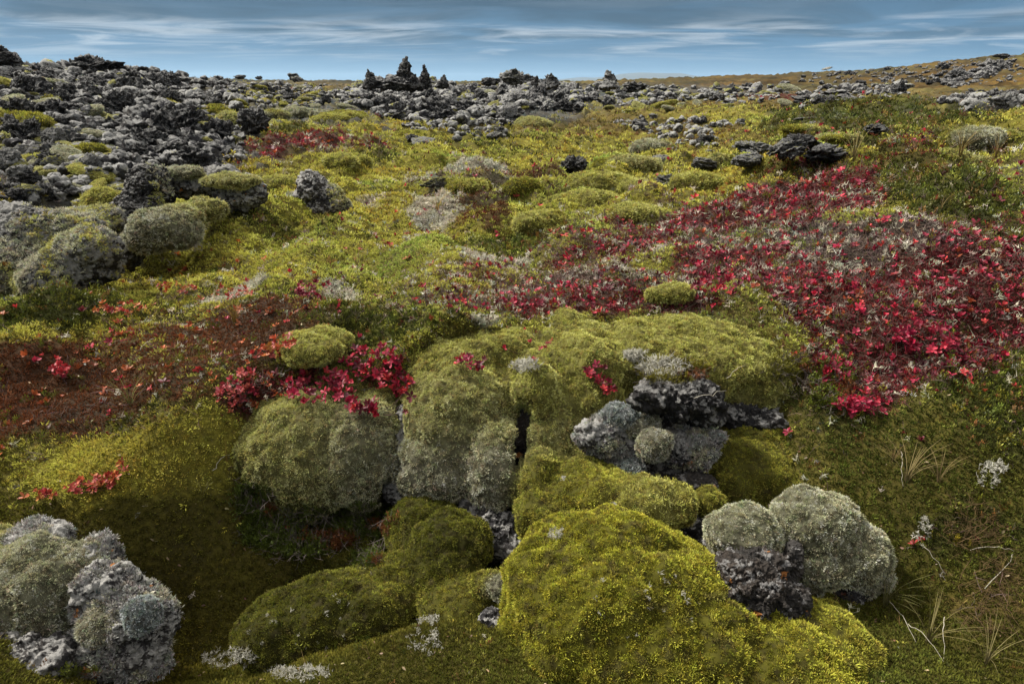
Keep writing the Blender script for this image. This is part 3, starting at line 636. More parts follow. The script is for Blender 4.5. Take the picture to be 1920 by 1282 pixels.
rock_thing([(713,1068,16,12,1.72)], M_RGREY, 'small pale stone lying on the olive moss', cat='stone', sub=5, seed=46.)
rock_thing([(1055,918,26,18,1.88)], M_RGREY, 'small pale grey stone wedged between two olive moss knobs', cat='stone', sub=5, seed=47.)
rock_thing([(1240,1010,60,34,1.76),(1290,1000,30,60,1.78)], M_RDARK, 'black rock in the gap left of the pale boulder', seed=48.)
rock_thing([(1770,770,42,38,2.5),(1750,745,28,22,2.5),(1700,735,30,20,2.55)], M_RGREY, 'pale grey lichened rock half buried under the right red shrubs', seed=49., crust=('sssg', .12))
rock_thing([(1175,960,40,14,1.72)], M_RGREY, 'grey seam of bare rock across the golden cushion', sub=5, seed=50.)
# pale boulder on the right
p_, _ = P(1500, 1160, 1.65)
e = empty('mossy_boulder', tuple(p_), 'pale cream-green mossy boulder at the right front', 'mossy boulder')
moss_thing('moss_cover', [(1398,1005,64,48,1.58,None,'p'),(1405,1050,60,48,1.56,None,'p'),(1365,1060,36,50,1.60,None,'g'),(1530,990,80,58,1.63,None,'p'),(1600,1040,72,55,1.60,None,'p'),(1540,1050,80,50,1.60,None,'p'),(1620,1085,46,32,1.6,None,'g'),(1500,1100,40,50,1.6,None,'g')], None, parent=e, seed=52., spacing=.0072, tiplift=1.25, sub=7, k=.010)
rock_thing([(1580,1120,58,48,1.60),(1540,1140,50,40,1.6),(1610,1100,35,30,1.6)], M_RDARK, None, 'rock', e, seed=53.)
rock_thing([(1480,1070,24,45,1.535),(1492,1040,18,22,1.53)], M_RBROWN, 'orange-stained rock seam', 'rock', e, seed=54.)
rock_thing([(1345,1040,30,70,1.66)], M_RDARK, None, 'rock', e, seed=154.)
p_, _ = P(1400, 1200, 1.45)
e = empty('pitted_rock', tuple(p_), 'brown pitted volcanic rock lying against the pale boulder', 'rock')
rock_thing([(1405,1120,85,72,1.42),(1345,1150,55,50,1.40),(1465,1140,58,52,1.40),(1400,1190,65,45,1.35),(1440,1078,48,34,1.46)], M_RBROWN, None, 'rock', e, seed=55., sub=7, rough=1.5)
moss_thing('moss_patch', [(1335,1145,26,28,1.375,None,'m')], None, parent=e, seed=56., spacing=.007)
# left boulder
p_, _ = P(130, 1270, 1.45)
e = empty('mossy_boulder', tuple(p_), 'grey-green mossy boulder in the bottom left corner', 'mossy boulder')
moss_thing('moss_cover', [(50,1110,100,76,1.50,None,'p'),(-30,1090,90,76,1.55,None,'k'),(140,1085,60,44,1.55,None,'g'),(40,1165,95,60,1.47,None,'g')], None, parent=e, seed=61., spacing=.0072, sub=7, tiplift=1.25)
rock_thing([(165,1090,42,70,1.58),(180,1050,34,38,1.62),(60,1015,60,24,1.62)], M_RGREY, None, 'rock', e, seed=62., crust=('sssg', .12))
rock_thing([(240,1175,66,66,1.46),(190,1120,54,56,1.5),(285,1175,36,48,1.47),(180,1230,70,50,1.42),(260,1240,45,40,1.42)], M_RGREY, None, 'rock', e, seed=63., sub=7, rough=1.3, crust=('sssg', .12))
moss_thing('lichen_cushion', [(262,1158,32,34,1.385,None,'w')], 'pale blue-grey cushion', parent=e, seed=64., spacing=.006, bump=.01, tiplift=1.1)
rock_thing([(50,1250,75,40,1.32),(0,1240,50,40,1.34)], M_RDARK, None, 'rock', e, seed=65.)
moss_thing('moss_patch', [(190,1180,45,35,1.42,None,'g')], None, parent=e, seed=66., spacing=.007)

# ---- boulders of the left middle ground
def mid(loc, label, name='mossy_boulder', cat='mossy boulder'):
    return empty(name, grounded(*loc), label, cat)
mossy_rock('mossy_boulder', [(50,455,85,60,3.45),(20,510,75,60,3.3),(180,415,45,26,3.8),(10,420,60,36,3.6),(90,530,62,45,3.2),(150,490,62,50,3.3),(120,430,70,26,3.5),(42,405,18,14,3.5),(170,470,48,42,3.28)], M_RGREY,
   'large pale lichened boulder with a moss saddle at the left edge', 'mossy boulder', 'gkkyp', .44, .012, 71., 7, 1.0, .8, region=lambda p: ss(p[:, 0], -2.75, -2.3)*.55-.1)
e = mossy_rock('mossy_boulder', [(275,368,38,58,4.7),(290,332,24,26,4.8),(250,412,42,48,4.6),(238,462,28,48,4.3)], M_RDARK,
   'rugged lava outcrop with a small cave and a hanging moss lobe', 'mossy boulder', 'pky', .62, .015, 74., 7, 1.2, 1.0)
rock_thing([(385,345,62,20,5.0),(345,345,30,24,5.0),(400,330,50,14,5.05)], M_RGREY, None, 'rock', e, seed=174.)
rock_thing([(455,362,34,30,4.95),(430,372,30,22,4.95)], M_RGREY, None, 'rock', e, seed=175., lumps=1.4)
moss_thing('hanging_moss', [(340,325,36,10,4.9,None,'p'),(430,340,55,11,4.85,None,'k')], None, parent=e, seed=178., spacing=.015)
moss_thing('hanging_moss', [(300,430,55,34,4.25,None,'p'),(330,412,45,24,4.35,None,'k'),(270,445,40,32,4.2,None,'g'),(340,440,35,26,4.25,None,'g')], None, parent=e, seed=76., spacing=.016)
moss_thing('hanging_moss', [(375,395,42,18,4.6,None,'k')], None, parent=e, seed=77., spacing=.018)
YS = Yh(590, 398)
mossy_rock('standing_stone', [(585,358,30,34,YS),(576,338,18,16,YS+.02),(615,372,28,24,YS-.02),(590,390,50,20,YS),(634,386,22,18,YS-.08),(560,382,20,22,YS)], M_RDARK,
   'lone upright dark stone standing in the yellow moss left of centre', 'standing stone', 'kp', .56, .014, 79., 6, 1.2, .7, region=lambda p: ss(p[:, 0], P(605, 380, YS)[0][0], P(635, 380, YS)[0][0])*.4)
mossy_rock('lichened_rock', [(545,384,22,18,YS),(527,390,14,10,YS-.05)], M_RGREY, 'low grey lichened stone at the left foot of the lone upright stone', 'rock', 'kp', .4, .017, 82., 5)
LM = [ # mid-distance moss mounds: u v ru rv Y colour label
 (1150,345,90,20,6.6,'y','broad yellow moss hump right of the black stone'),(1100,375,70,22,6.1,'y','yellow moss hump in front of the broad one'),(1230,400,80,18,5.6,'y','moss swell at the upper edge of the red shrubs'),
 (1190,305,70,12,8.2,'k','flat moss pad above the broad yellow hump'),(1010,415,50,22,5.4,'y','moss hump with a small black hole below it'),(990,350,40,14,6.8,'m','low moss pad beside the red-brown heath'),
 (880,345,55,16,6.9,'y','moss pad crusted with white lichen in the middle distance'),(1355,300,22,16,6.6,'k','upright moss-coated stone among the grey rocks'),(1290,340,70,14,6.4,'y','moss bulge left of the grey rocks'),
 (1510,240,50,9,10.5,'y','moss pad beyond the black rock shelf'),(1570,258,50,9,9.2,'k','moss pad behind the black rock shelf'),(1840,255,70,18,7.0,'p','wide pale moss cap on the right'),(1800,300,90,16,6.0,'k','pale mossy slope below the wide moss cap'),(1690,245,40,8,8.0,'y','small moss pad left of the wide pale cap'),
 (1250,545,50,16,3.7,'y','yellow moss pillow inside the red shrubs'),(1220,275,38,14,9.3,'p','pale moss lump left of the lichened stones'),(760,255,50,9,11.5,'y','moss swell at the foot of the central lava ridge'),
 (660,225,60,10,15,'y','yellow moss swell left of the central lava ridge'),(980,235,50,8,14,'k','moss tongue in front of the central ridge'),(640,300,60,14,8.0,'y','moss swell beyond the upright stone'),(530,345,45,15,5.9,'y','moss pad behind the upright stone'),
 (180,310,36,10,5.6,'p','pale moss cushion on the left rocks'),(90,300,40,9,6.0,'y','yellow moss patch low on the left rocks'),(190,385,40,22,4.5,'y','yellow moss tongue running down between the left boulders'),(150,345,50,12,5.0,'m','moss patch above the large pale boulder'),
 (30,238,50,18,7.6,'m','large olive moss patch at the left edge'),(15,265,30,20,6.6,'k','grey moss bulge at the left edge'),(150,285,45,9,6.5,'m','moss drape across the left lava slope'),(75,195,28,12,9.0,'p','pale green moss sheet high on the left slope'),
 (305,202,26,10,10.5,'k','moss drape on the dark bluff'),(395,215,34,12,11.5,'m','moss sheet running down the far side of the bluff'),(420,235,20,16,10.5,'k','moss tongue below the bluff'),(500,218,30,6,13,'p','pale moss mat on the grey rocks'),(560,213,50,6,14.5,'p','long pale moss mat before the central ridge')]
MM = []
for i, (u, v, ru, rv, Y, c, lab) in enumerate(LM):
    if u < 460 or v < 240: v -= rv*.5; ru *= 1.2; rv *= 1.25
    q = lobes_px([(u, v, ru, rv, Y, None, c)])[0][0]
    gz = float(gheight(q[0][0], q[0][1])[0]); Y2 = Y
    hp, ok = hit(u, v+rv*.6)
    if ok[0]: Y2 = float(hp[0, 1])
    D2 = Y2
    r_ = np.random.default_rng(700+i); ls_ = [(u+ru*.7*r_.uniform(-1, 1), v+rv*(.35+.3*r_.random()), ru*r_.uniform(.3, .55), rv*r_.uniform(.55, .85), Y2*r_.uniform(.97, 1.04), None, c if r_.random() < .7 else 'm') for _ in range(6)]
    moss_thing('moss_mound', ls_, lab, seed=100.+i, spacing=min(.0036*D2, .035), sub=5, k=rv*Y2/F*.5)

# ---- shared rock shapes for the lava fields
def unit_rock(kind, seed, sub):
    r = np.random.default_rng(seed); L = []
    if kind == 'spire':
        x = 0; n = 5
        for i in range(n):
            t = i/(n-1); L.append(((x, r.normal()*.05, -.5+t*1.35), (.66*(1-t)+.19, .52*(1-t)+.17, .30))); x += r.normal()*.16
    elif kind == 'clump':
        L.append(((0, 0, 0), (.55, .5, .45)))
        for i in range(9):
            a = r.random()*6.28; e = r.random()*1.3; d = np.array((math.cos(a)*math.cos(e), math.sin(a)*math.cos(e), math.sin(e))); L.append((d*.5, (.28+.12*r.random(),)*3))
    elif kind == 'slab':
        for i in range(4): L.append(((r.normal()*.3, r.normal()*.25, r.normal()*.08), (.55, .45, .22+.1*r.random())))
    else:
        for i in range(5): L.append((r.normal(size=3)*(.3, .25, .22), (.35+.25*r.random(), .35+.2*r.random(), .3+.2*r.random())))
    L = [(np.array(c, float), np.array(q, float)) for c, q in L]
    V, f, n = blob(L, sub, .04 if kind == 'clump' else .09)
    rg_ = {'spire': (.55, .55), 'clump': (.45, .6), 'slab': (.6, .6), 'crag': (.95, .7)}[kind]
    jag = kind in ('crag', 'spire', 'slab')
    d = ((ridged(V, 1.5, 5, seed, .62)+.5)*.62 if jag else (billow(V, 1.7, 5, seed, .65)-.5)*.42)*rg_[0]; V = V+n*d[:, None]; n2 = vnorm(V, f)
    V = V+n2*(((ridged(V, 4.5, 3, seed+3., .6)+.4)*.20 if jag else (billow(V, 5.0, 3, seed+3., .65)-.45)*.20)*rg_[1])[:, None]
    return V, f
ROCKS = {}
for kind, cnt in (('crag', 6), ('clump', 6), ('slab', 3), ('spire', 5)):
    for i in range(cnt):
        V, f = unit_rock(kind, 300+i*7+len(kind)*31, 5)
        for mk, mm in (('dark', M_FDARK), ('grey', M_FGREY), ('moss', M_FMOSS)): ROCKS.setdefault((kind, mk), []).append(mesh('%s_rock' % kind, V, f, None, True, mm))
def put_rock(kind, mk, loc, size, label, cat, group, name='lava_rock', rot=None, i=None, tilt=.25):
    ms = ROCKS[(kind, mk)]; me = ms[random.randrange(len(ms)) if i is None else i % len(ms)]
    o = bpy.data.objects.new(name, me); COL.objects.link(o); o.location = loc; o.scale = size
    o.rotation_euler = (random.gauss(0, tilt), random.gauss(0, tilt), random.random()*6.28 if rot is None else rot); return tag(o, label, cat, group)
# spires and named crags: u, v base centre, half width px, height px, Y, kind, material, label
SP_ = [(772,150,20,34,17.0,'spire','dark','tallest leaning lava spire on the central ridge'),(797,152,13,24,17.3,'spire','dark','lower pointed spire beside the tallest one'),(750,166,22,20,16.8,'crag','dark','jagged shoulder left of the tallest spire'),
 (693,156,15,20,18,'spire','dark','jagged two-pronged crag at the left end of the central ridge'),(715,164,14,14,18,'crag','dark','small crag beside the two-pronged one'),(828,160,12,14,18,'spire','dark','small pointed lava tooth right of the twin spires'),
 (960,150,17,22,17,'crag','grey','square-topped lava block on the right half of the central ridge'),(916,158,16,12,17,'crag','dark','low dark crag left of the square-topped block'),(1035,158,13,15,16,'spire','dark','split-topped dark spire on the right half of the ridge'),
 (1003,157,6,10,17,'spire','dark','thin little lava needle on the ridge'),(1140,158,18,20,18,'spire','grey','grey pointed crag at the right end of the central ridge'),(1188,168,17,17,17,'crag','dark','dark hooked crag right of the grey pointed one'),
 (1150,152,8,9,19,'spire','dark','small thin spire behind the grey pointed crag'),(1692,165,8,14,24,'spire','dark','small upright stone on the right moor'),(1675,170,7,9,24,'spire','dark','short stone next to the upright one on the right moor'),
 (280,140,13,10,22,'crag','grey','square grey stone on the skyline of the left ridge'),(10,110,22,18,13,'spire','dark','dark crag on the skyline at the left edge'),(204,128,22,14,15.5,'crag','dark','dark rounded bluff top on the left skyline'),(150,128,14,12,15.5,'crag','dark','rugged knob left of the rounded bluff top'),
 (115,135,18,9,15,'crag','dark','low rugged knob on the left skyline'),(450,150,10,6,30,'crag','dark','tiny crag on the left horizon'),(487,151,6,5,30,'crag','dark','tinier crag beside the left horizon one'),(552,150,12,11,30,'crag','grey','pointed grey crag on the horizon left of centre'),
 (1550,133,10,5,70,'slab','grey','thin slab jutting from the right horizon'),(1880,110,14,7,58,'crag','dark','dark crag on the right hilltop'),(540,180,11,13,17,'spire','dark','short dark stone left of the central ridge'),
 (470,240,19,26,10.5,'crag','dark','blocky black rock with a dark hollow left of the red heath patch'),(1078,320,18,20,7.5,'crag','dark','black stone in the middle of the moss field'),(815,345,13,10,7.,'crag','moss','small mossy stone beside the white lichen'),
 (1250,345,17,15,6.6,'crag','grey','small craggy rock left of the grey rocks'),(1240,305,14,10,8,'clump','grey','grey lichen lump behind the moss field'),(1415,280,24,14,7.2,'crag','grey','striped grey rock left of the black shelf'),
 (1512,282,24,20,7.05,'crag','dark','middle block of the black rock shelf'),(1470,290,24,20,7.0,'crag','grey','grey left block of the rock shelf above the red shrubs'),(1550,294,26,19,6.9,'crag','dark','right half of the black rock shelf'),(1400,308,20,14,6.5,'clump','grey','pale lichened stone below the striped rock'),(1320,315,22,12,6.8,'clump','grey','pale knobbly stone beside the upright moss-coated stone'),
 (1645,245,17,10,8.5,'crag','dark','dark stone at the left end of the wide pale moss cap'),(1525,232,12,5,11,'slab','grey','thin flat stone on the moss'),(1505,225,20,5,12,'slab','grey','small flat grey slab on the moor'),(1570,185,30,14,15.5,'crag','dark','blocky dark rock left of the green hump'),(1515,195,26,12,15,'crag','dark','low dark rock at the foot of the blocky one'),
 (770,262,9,8,11,'crag','dark','small dark stone in front of the central ridge'),(795,268,16,6,10.8,'clump','grey','low pale stone in front of the central ridge'),(857,263,7,6,11,'crag','grey','tiny grey stone by itself before the ridge'),(925,258,11,7,11.2,'clump','grey','rounded pale stone before the ridge'),(825,350,9,9,6.8,'clump','moss','half-hidden mossy stone by the white lichen')]
for i, (u, v, hw, hh, Y, kind, mk, lab) in enumerate(SP_):
    p, m = P(u, v-4, Y); gz = float(gheight(p[0], p[1])[0]); 
    if v > 205:
        hp, ok = hit(u, v+hh*.6)
        if ok[0]: Y = float(hp[0, 1])*.985; p, m = P(u, v-.25*hh, Y); hw *= 1.25; hh *= 1.2
    ztop = p[2]+hh*m
    put_rock(kind, mk, (p[0], p[1], p[2]), (hw*m*1.45, hw*m*1.4, hh*m*(.92 if v < 190 else 1.1)), lab, 'rock' if kind != 'spire' else 'lava spire', None, 'lava_spire' if kind == 'spire' else 'lava_rock', rot=i*1.7, i=i, tilt=.1)
# fields of loose lava, placed area by area: polygon in the photo, count, size range px, kinds
def inpoly(u, v, poly):
    c = np.zeros(len(u), bool); j = len(poly)-1
    for i in range(len(poly)):
        xi, yi = poly[i]; xj, yj = poly[j]; k = ((yi > v) != (yj > v)) & (u < (xj-xi)*(v-yi)/(yj-yi+1e-9)+xi); c ^= k; j = i
    return c
FIELDS = [
 ('bluff', [(230,190),(300,190),(360,230),(430,300),(440,330),(330,320),(240,260)], 60, (15,30), .9, 'large dark crag of the bluff above the small cave outcrop', 'large crags of the dark bluff', 14),
 ('topcrag', [(0,112),(220,135),(330,165),(280,190),(120,190),(0,230)], 60, (11,24), .7, 'large crag near the crest of the left ridge', 'large crags of the left crest', 18),
 ('righthill', [(1500,142),(1640,132),(1700,128),(1800,115),(1915,110),(1915,160),(1700,160),(1500,160)], 260, (2,6), 3., 'small dark rock dotted over the right hillside', 'rocks dotted over the right hillside', 6),
 ('ledge', [(1750,158),(1880,120),(1890,135),(1790,168)], 60, (6,12), 3., 'dark rock of the long ledge on the right hillside', 'rocks of the hillside ledge', 8),
 ('ridgecore', [(680,175),(740,160),(820,165),(900,200),(960,180),(1070,170),(1100,200),(980,210),(880,235),(760,225)], 90, (12,26), .75, 'large crag in the body of the central ridge', 'large crags of the central ridge', 16),
 ('slope', [(0,105),(60,135),(220,125),(330,150),(450,165),(480,230),(450,300),(330,320),(200,330),(120,260),(0,250)], 1100, (6,19), .72, 'lava rock on the rugged slope rising at the upper left', 'rocks of the upper left lava slope', 54),
 ('leftlow', [(0,250),(130,260),(230,320),(240,380),(180,410),(90,380),(0,400)], 230, (9,24), .5, 'grey lichened rock of the low rubble above the large pale boulder', 'rocks of the lower left rubble', 28),
 ('ridge', [(620,185),(680,160),(740,150),(800,150),(850,165),(905,165),(950,150),(1010,160),(1060,165),(1100,205),(1000,210),(960,235),(880,245),(800,240),(700,215),(640,200)], 850, (6,16), .55, 'rock in the heap of the central lava ridge', 'rocks of the central lava ridge', 48),
 ('rightridge', [(1080,170),(1140,160),(1200,165),(1300,168),(1480,165),(1480,185),(1390,200),(1300,190),(1180,205),(1090,195)], 260, (5,12), .5, 'rock of the low outcrops right of the central ridge', 'rocks of the low right outcrops', 14),
 ('farleft', [(420,165),(620,160),(620,200),(480,215),(450,200)], 220, (4,10), .5, 'small rock scattered between the left slope and the central ridge', 'rocks scattered between slope and ridge', 8),
 ('mooredge', [(1760,190),(1915,185),(1918,208),(1790,212)], 80, (8,18), .75, 'dark rock in the line of rocks on the moor at the right edge', 'rocks in line at the right edge', 10),
 ('moor', [(1500,170),(1700,160),(1700,185),(1620,190),(1500,205)], 130, (4,11), .5, 'rock strewn on the moor behind the green hump', 'rocks strewn behind the green hump', 5),
 ('stones', [(1150,232),(1330,232),(1400,240),(1330,250),(1170,246)], 60, (6,11), .15, 'pale lichened stone in the low band right of centre', 'stones of the low pale band', 8),
 ('shelf', [(1190,238),(1340,245),(1340,290),(1250,270)], 60, (6,13), .2, 'lichened stone beside the pale moss lump', 'stones beside the pale moss lump', 4),
 ('foot', [(750,225),(930,235),(950,262),(880,268),(760,250)], 90, (5,12), .15, 'pale rounded stone at the foot of the central ridge', 'stones at the foot of the ridge', 6)]
RUB = []
CUSH = {}
for ci, c in enumerate('ykp'):
    for j in range(2):
        L = [((0, 0, 0), (.9, .7, .42)), ((.5*(-1)**j, -.2, -.1), (.55, .5, .32)), ((-.45, .15, -.05), (.6, .5, .36))]
        V, f, n_ = blob(L, 5, .12); V = V+n_*((billow(V, 1.6, 3, 7.*ci+j)-.35)*.22)[:, None]
        p_, pn, kf, bw = sample(V, f, .085); pc = np.array(MC[c])*jit(len(p_), .3); a_ = scatter(TM, p_, pn, .10*(.75+.5*rng.random(len(p_))), pc, .35, pc*1.8+.04)
        at = np.concatenate([a_[1][:, [0, 1, 2]], a_[1][:, [0, 2, 3]]])+len(V)
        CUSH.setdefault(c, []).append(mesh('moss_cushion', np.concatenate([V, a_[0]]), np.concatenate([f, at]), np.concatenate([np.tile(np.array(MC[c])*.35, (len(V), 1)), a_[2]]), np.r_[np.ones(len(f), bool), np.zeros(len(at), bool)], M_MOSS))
CW = dict(y='yellow', k='olive', p='pale green')
for nm, poly, cnt, s0, s1, where, grp in [('a', [(0,160),(120,160),(260,200),(230,330),(0,330)], 34, 10, 26, 'moss cushion draped over the left lava slope', 'moss cushions of the left slope'), ('b', [(300,170),(470,190),(480,240),(440,320),(330,230)], 20, 8, 20, 'moss cushion on the rocks of the dark bluff', 'moss cushions of the dark bluff'),
      ('c', [(0,300),(200,310),(220,390),(60,380)], 14, 12, 26, 'moss cushion among the lower left rubble', 'moss cushions of the lower left rubble'), ('d', [(680,185),(850,170),(1080,185),(1060,205),(950,240),(750,235)], 26, 7, 15, 'moss cushion on the central lava ridge', 'moss cushions of the central ridge'),
      ('e', [(460,165),(640,165),(660,210),(480,215)], 16, 7, 18, 'moss cushion between the left slope and the central ridge', 'moss cushions between slope and ridge'), ('f', [(1100,175),(1500,168),(1640,190),(1300,215),(1100,215)], 22, 7, 18, 'moss cushion on the moor right of the central ridge', 'moss cushions of the right moor')]:
    pa = np.array(poly); u = rng.uniform(pa[:, 0].min(), pa[:, 0].max(), cnt*8); v = rng.uniform(pa[:, 1].min(), pa[:, 1].max(), cnt*8); k = inpoly(u, v, poly); hp, ok = hit(u[k][:cnt], v[k][:cnt])
    for q in hp[ok]:
        c = 'ykp'[rng.choice(3, p=(.25, .25, .5))]; w = (s0+(s1-s0)*rng.random()**1.6)*math.hypot(q[0], q[1])/F*1.1; o = bpy.data.objects.new('moss_cushion', CUSH[c][rng.integers(2)]); COL.objects.link(o)
        o.location = (q[0], q[1], q[2]+w*.22); o.scale = (w*1.2, w*1.05, w*.6); o.rotation_euler = (.35*rng.random(), .2*rng.normal(), rng.random()*6.28); tag(o, CW[c]+' '+where, 'moss cushion', grp)
for fi, (nm, poly, cnt, (s0, s1), pd, lab, grp, nind) in enumerate(FIELDS):
    pa = np.array(poly); u = rng.uniform(pa[:, 0].min(), pa[:, 0].max(), cnt*4); v = rng.uniform(pa[:, 1].min(), pa[:, 1].max(), cnt*4); k = inpoly(u, v, poly); u, v = u[k][:cnt], v[k][:cnt]
    hp, ok = hit(u, v); u, v, hp = u[ok], v[ok], hp[ok]; n = len(u)
    cl = fbm(hp, .5, 3, 7.*fi); sz = s0+(s1-s0)*np.clip(rng.random(n)**2.2+cl*.5, 0, 1.2)
    D = np.hypot(hp[:, 0], hp[:, 1]); m = D/F*1.05; order = np.argsort(-sz*1.0)
    for q, i in enumerate(order):
        w = sz[i]*m[i]; dark_ = rng.random() < pd+cl[i]*.8; mk = 'dark' if dark_ else ('moss' if rng.random() < .16 else 'grey')
        kind = ('crag' if rng.random() < .8 else 'slab') if dark_ else ('clump' if rng.random() < .65 else 'crag')
        sc_ = (w*(.9+.5*rng.random()), w*(.9+.4*rng.random()), w*(.7+.5*rng.random())); loc = (hp[i, 0], hp[i, 1], hp[i, 2]+w*.12)
        if q < nind: put_rock(kind, mk, loc, sc_, ('dark ' if mk == 'dark' else 'mossy ' if mk == 'moss' else 'pale ')+lab.replace('pale ', '').replace('dark ', '').replace('grey ', ''), 'rock', grp, tilt=.5)
        else: RUB.append((kind, mk, loc, sc_))
# the rest of the rubble, too many and too small to count
for mk, mat in (('dark', M_FDARK), ('grey', M_FGREY), ('moss', M_FMOSS)):
    VV = []; FF = []; off = 0; sm_ = {}
    for kind, m2, loc, sc_ in RUB:
        if m2 != mk: continue
        if kind not in sm_: sm_[kind] = [unit_rock(kind, 900+j, 3) for j in range(4)]
        V, f = sm_[kind][rng.integers(4)]; a = rng.random()*6.28; ca, sa = math.cos(a), math.sin(a); V = V*np.array(sc_); V = np.stack([V[:, 0]*ca-V[:, 1]*sa, V[:, 0]*sa+V[:, 1]*ca, V[:, 2]], 1)+np.array(loc)
        VV.append(V); FF.append(f+off); off += len(V)
    if VV: tag(link('lava_rubble', mesh('lava_rubble', np.concatenate(VV), np.concatenate(FF), None, True, mat)), {'dark': 'dark lava rubble', 'grey': 'pale lichened lava rubble', 'moss': 'mossy lava rubble'}[mk]+' between the larger rocks of the lava fields', 'rubble', None, 'stuff')

# ================================================================== GROUND COVER (uncountable: kind = stuff)
def ground_points(k, r0, r1, tw=0.92, kf=0.15, kmax=4.0):
    X = []; r = r0
    while r < r1:
        D = math.hypot(r, H*.85); s = k*D; dr = s*min(1+kf*max(r-2, 0), kmax); n = int(2*tw*r/s); t = np.linspace(-tw, tw, n)+rng.normal(size=n)*s/r*.4; q = r+rng.normal(size=n)*dr*.4
        X.append(np.stack([q*np.sin(t), q*np.cos(t)], 1)); r += dr
    X = np.concatenate(X); h, bl, _ = lookup(X[:, 0], X[:, 1]); p = np.stack([X[:, 0], X[:, 1], h], 1)
    e = .02*np.hypot(X[:, 0], X[:, 1]); hx = gheight(X[:, 0]+e, X[:, 1]); hy = gheight(X[:, 0], X[:, 1]+e)
    n = np.stack([-(hx-h)/e, -(hy-h)/e, np.ones(len(h))], 1); n /= np.linalg.norm(n, axis=1)[:, None]
    u, v = proj(p); ok = (u > -420) & (u < 2340) & (v < 1420)
    p, n, X, u, v = p[ok], n[ok], X[ok], u[ok], v[ok]
    Wt = lookup(X[:, 0], X[:, 1])[1](WG)
    return p, n, Wt, np.linalg.norm(p-np.array((0, 0, H)), axis=1)
def stuff(name, parts, mat, label, cat):
    v, f, c = join(parts); f = np.concatenate([f[:, [0, 1, 2]], f[:, [0, 2, 3]]]) if False else f
    o = link(name, mesh(name, v, f, c, False, mat)); return tag(o, label, cat, None, 'stuff')
p, n, Wt, D = ground_points(.0043, 1.0, 38)
Z = np.argmax(Wt+rng.gumbel(size=Wt.shape)*.31, 1)
De = 11*np.tanh(D/11); sz = .0039*De*(.7+.6*rng.random(len(p)))*np.clip(1+(De-4)*.06, 1, 1.5)
TUFC = np.array([(.56,.50,.09),(.100,.104,.015),(.14,.052,.024),(.060,.066,.012),(.50,.46,.34),(.23,.03,.04),(.17,.11,.095),(.19,.135,.04),(.22,.22,.21)])
w3 = fbm(p, 2.3, 4, 15.)[:, None]; w4 = fbm(p, .8, 3, 35.)[:, None]
col = TUFC[Z]*jit(len(p), .22)*(1+.35*w3); col = col*(1+np.array((.25, -.05, -.2))*np.clip(w4, -1, 1)*1.2)
keep = (Z != 8) | (rng.random(len(p)) < .35)
far = np.clip((D-2)/6, 0, 1)[:, None]
msel = keep & ((Z == 0) | (Z == 1) | (Z == 3)); hsel = keep & ~msel
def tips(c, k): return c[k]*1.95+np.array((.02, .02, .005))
# steep faces of the bank step, which the polar rows of points miss
gq = Fq[(gy[Fq[:, 0]] > 1.7) & (gy[Fq[:, 0]] < 2.9) & (gx[Fq[:, 0]] < .72) & (gx[Fq[:, 0]] > -.75)]; gv = xyz(gx, gy, gh); gt = np.concatenate([gq[:, [0, 1, 2]], gq[:, [0, 2, 3]]])
ps, pns, _, _ = sample(gv, gt, .0088); pns = pns*np.sign(pns[:, 2:3]); st = (pns[:, 2] < .82); ps, pns = ps[st], pns[st]; wz = lookup(ps[:, 0], ps[:, 1])[1](WG); cs = TUFC[np.argmax(wz+rng.gumbel(size=wz.shape)*.27, 1)]*jit(len(ps), .3)*(1+.6*fbm(ps, 3., 3, 5.))[:, None]
steep = scatter(TM, ps, pns+np.array((0, 0, .3)), .0125*(.7+.6*rng.random(len(ps))), cs, .35, cs*1.75+.015)
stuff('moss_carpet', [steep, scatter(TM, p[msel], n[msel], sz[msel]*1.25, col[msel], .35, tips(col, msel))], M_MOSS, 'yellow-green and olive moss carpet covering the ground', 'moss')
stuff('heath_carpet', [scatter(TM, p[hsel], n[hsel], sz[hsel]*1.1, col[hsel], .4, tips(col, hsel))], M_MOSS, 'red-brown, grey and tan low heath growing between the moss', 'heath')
# crowberry sprigs
def sel(k, want, wt, dens, r0=1.1, r1=24, th=0.0):
    p, n, Wt, D = ground_points(k, r0, r1); Z = np.argmax(Wt+rng.gumbel(size=Wt.shape)*.31, 1); pr = np.zeros(len(p))
    for z, q in zip(want, wt): pr = np.where(Z == z, q, pr)
    s = rng.random(len(p)) < pr*dens; return p[s], n[s], D[s]
p, n, D = sel(.0105, (3, 5, 6, 2, 1, 0, 7), (1, .20, .20, .14, .05, .004, .12), 1.0)
gr = np.array((.095,.105,.012)); c = np.where(rng.random(len(p))[:, None] < .13, np.array((.16,.075,.02)), np.where(rng.random(len(p))[:, None] < .3, np.array((.15,.135,.012)), gr))*jit(len(p), .4)
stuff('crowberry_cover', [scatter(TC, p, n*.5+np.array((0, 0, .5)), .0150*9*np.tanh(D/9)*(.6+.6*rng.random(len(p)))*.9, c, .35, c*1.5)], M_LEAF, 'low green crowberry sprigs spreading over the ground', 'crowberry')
p, n, D = sel(.0070, (4, 6, 2, 5, 1, 3, 0), (1, .35, .012, .14, 0, .015, .002), 1.0)
c = np.array((.52,.48,.37))*jit(len(p), .25)
stuff('white_lichen_cover', [scatter(TL, p, n, .0085*9*np.tanh(D/9)*(.6+.6*rng.random(len(p))), c, .4)], M_TWIG, 'branching cream-white reindeer lichen scattered in the heath', 'lichen')
p, n, D = sel(.0085, (6, 5, 2, 3, 7, 4), (.9, .8, .09, .08, .25, .2), 1.0)
c = np.array((.15,.10,.085))*jit(len(p), .35)
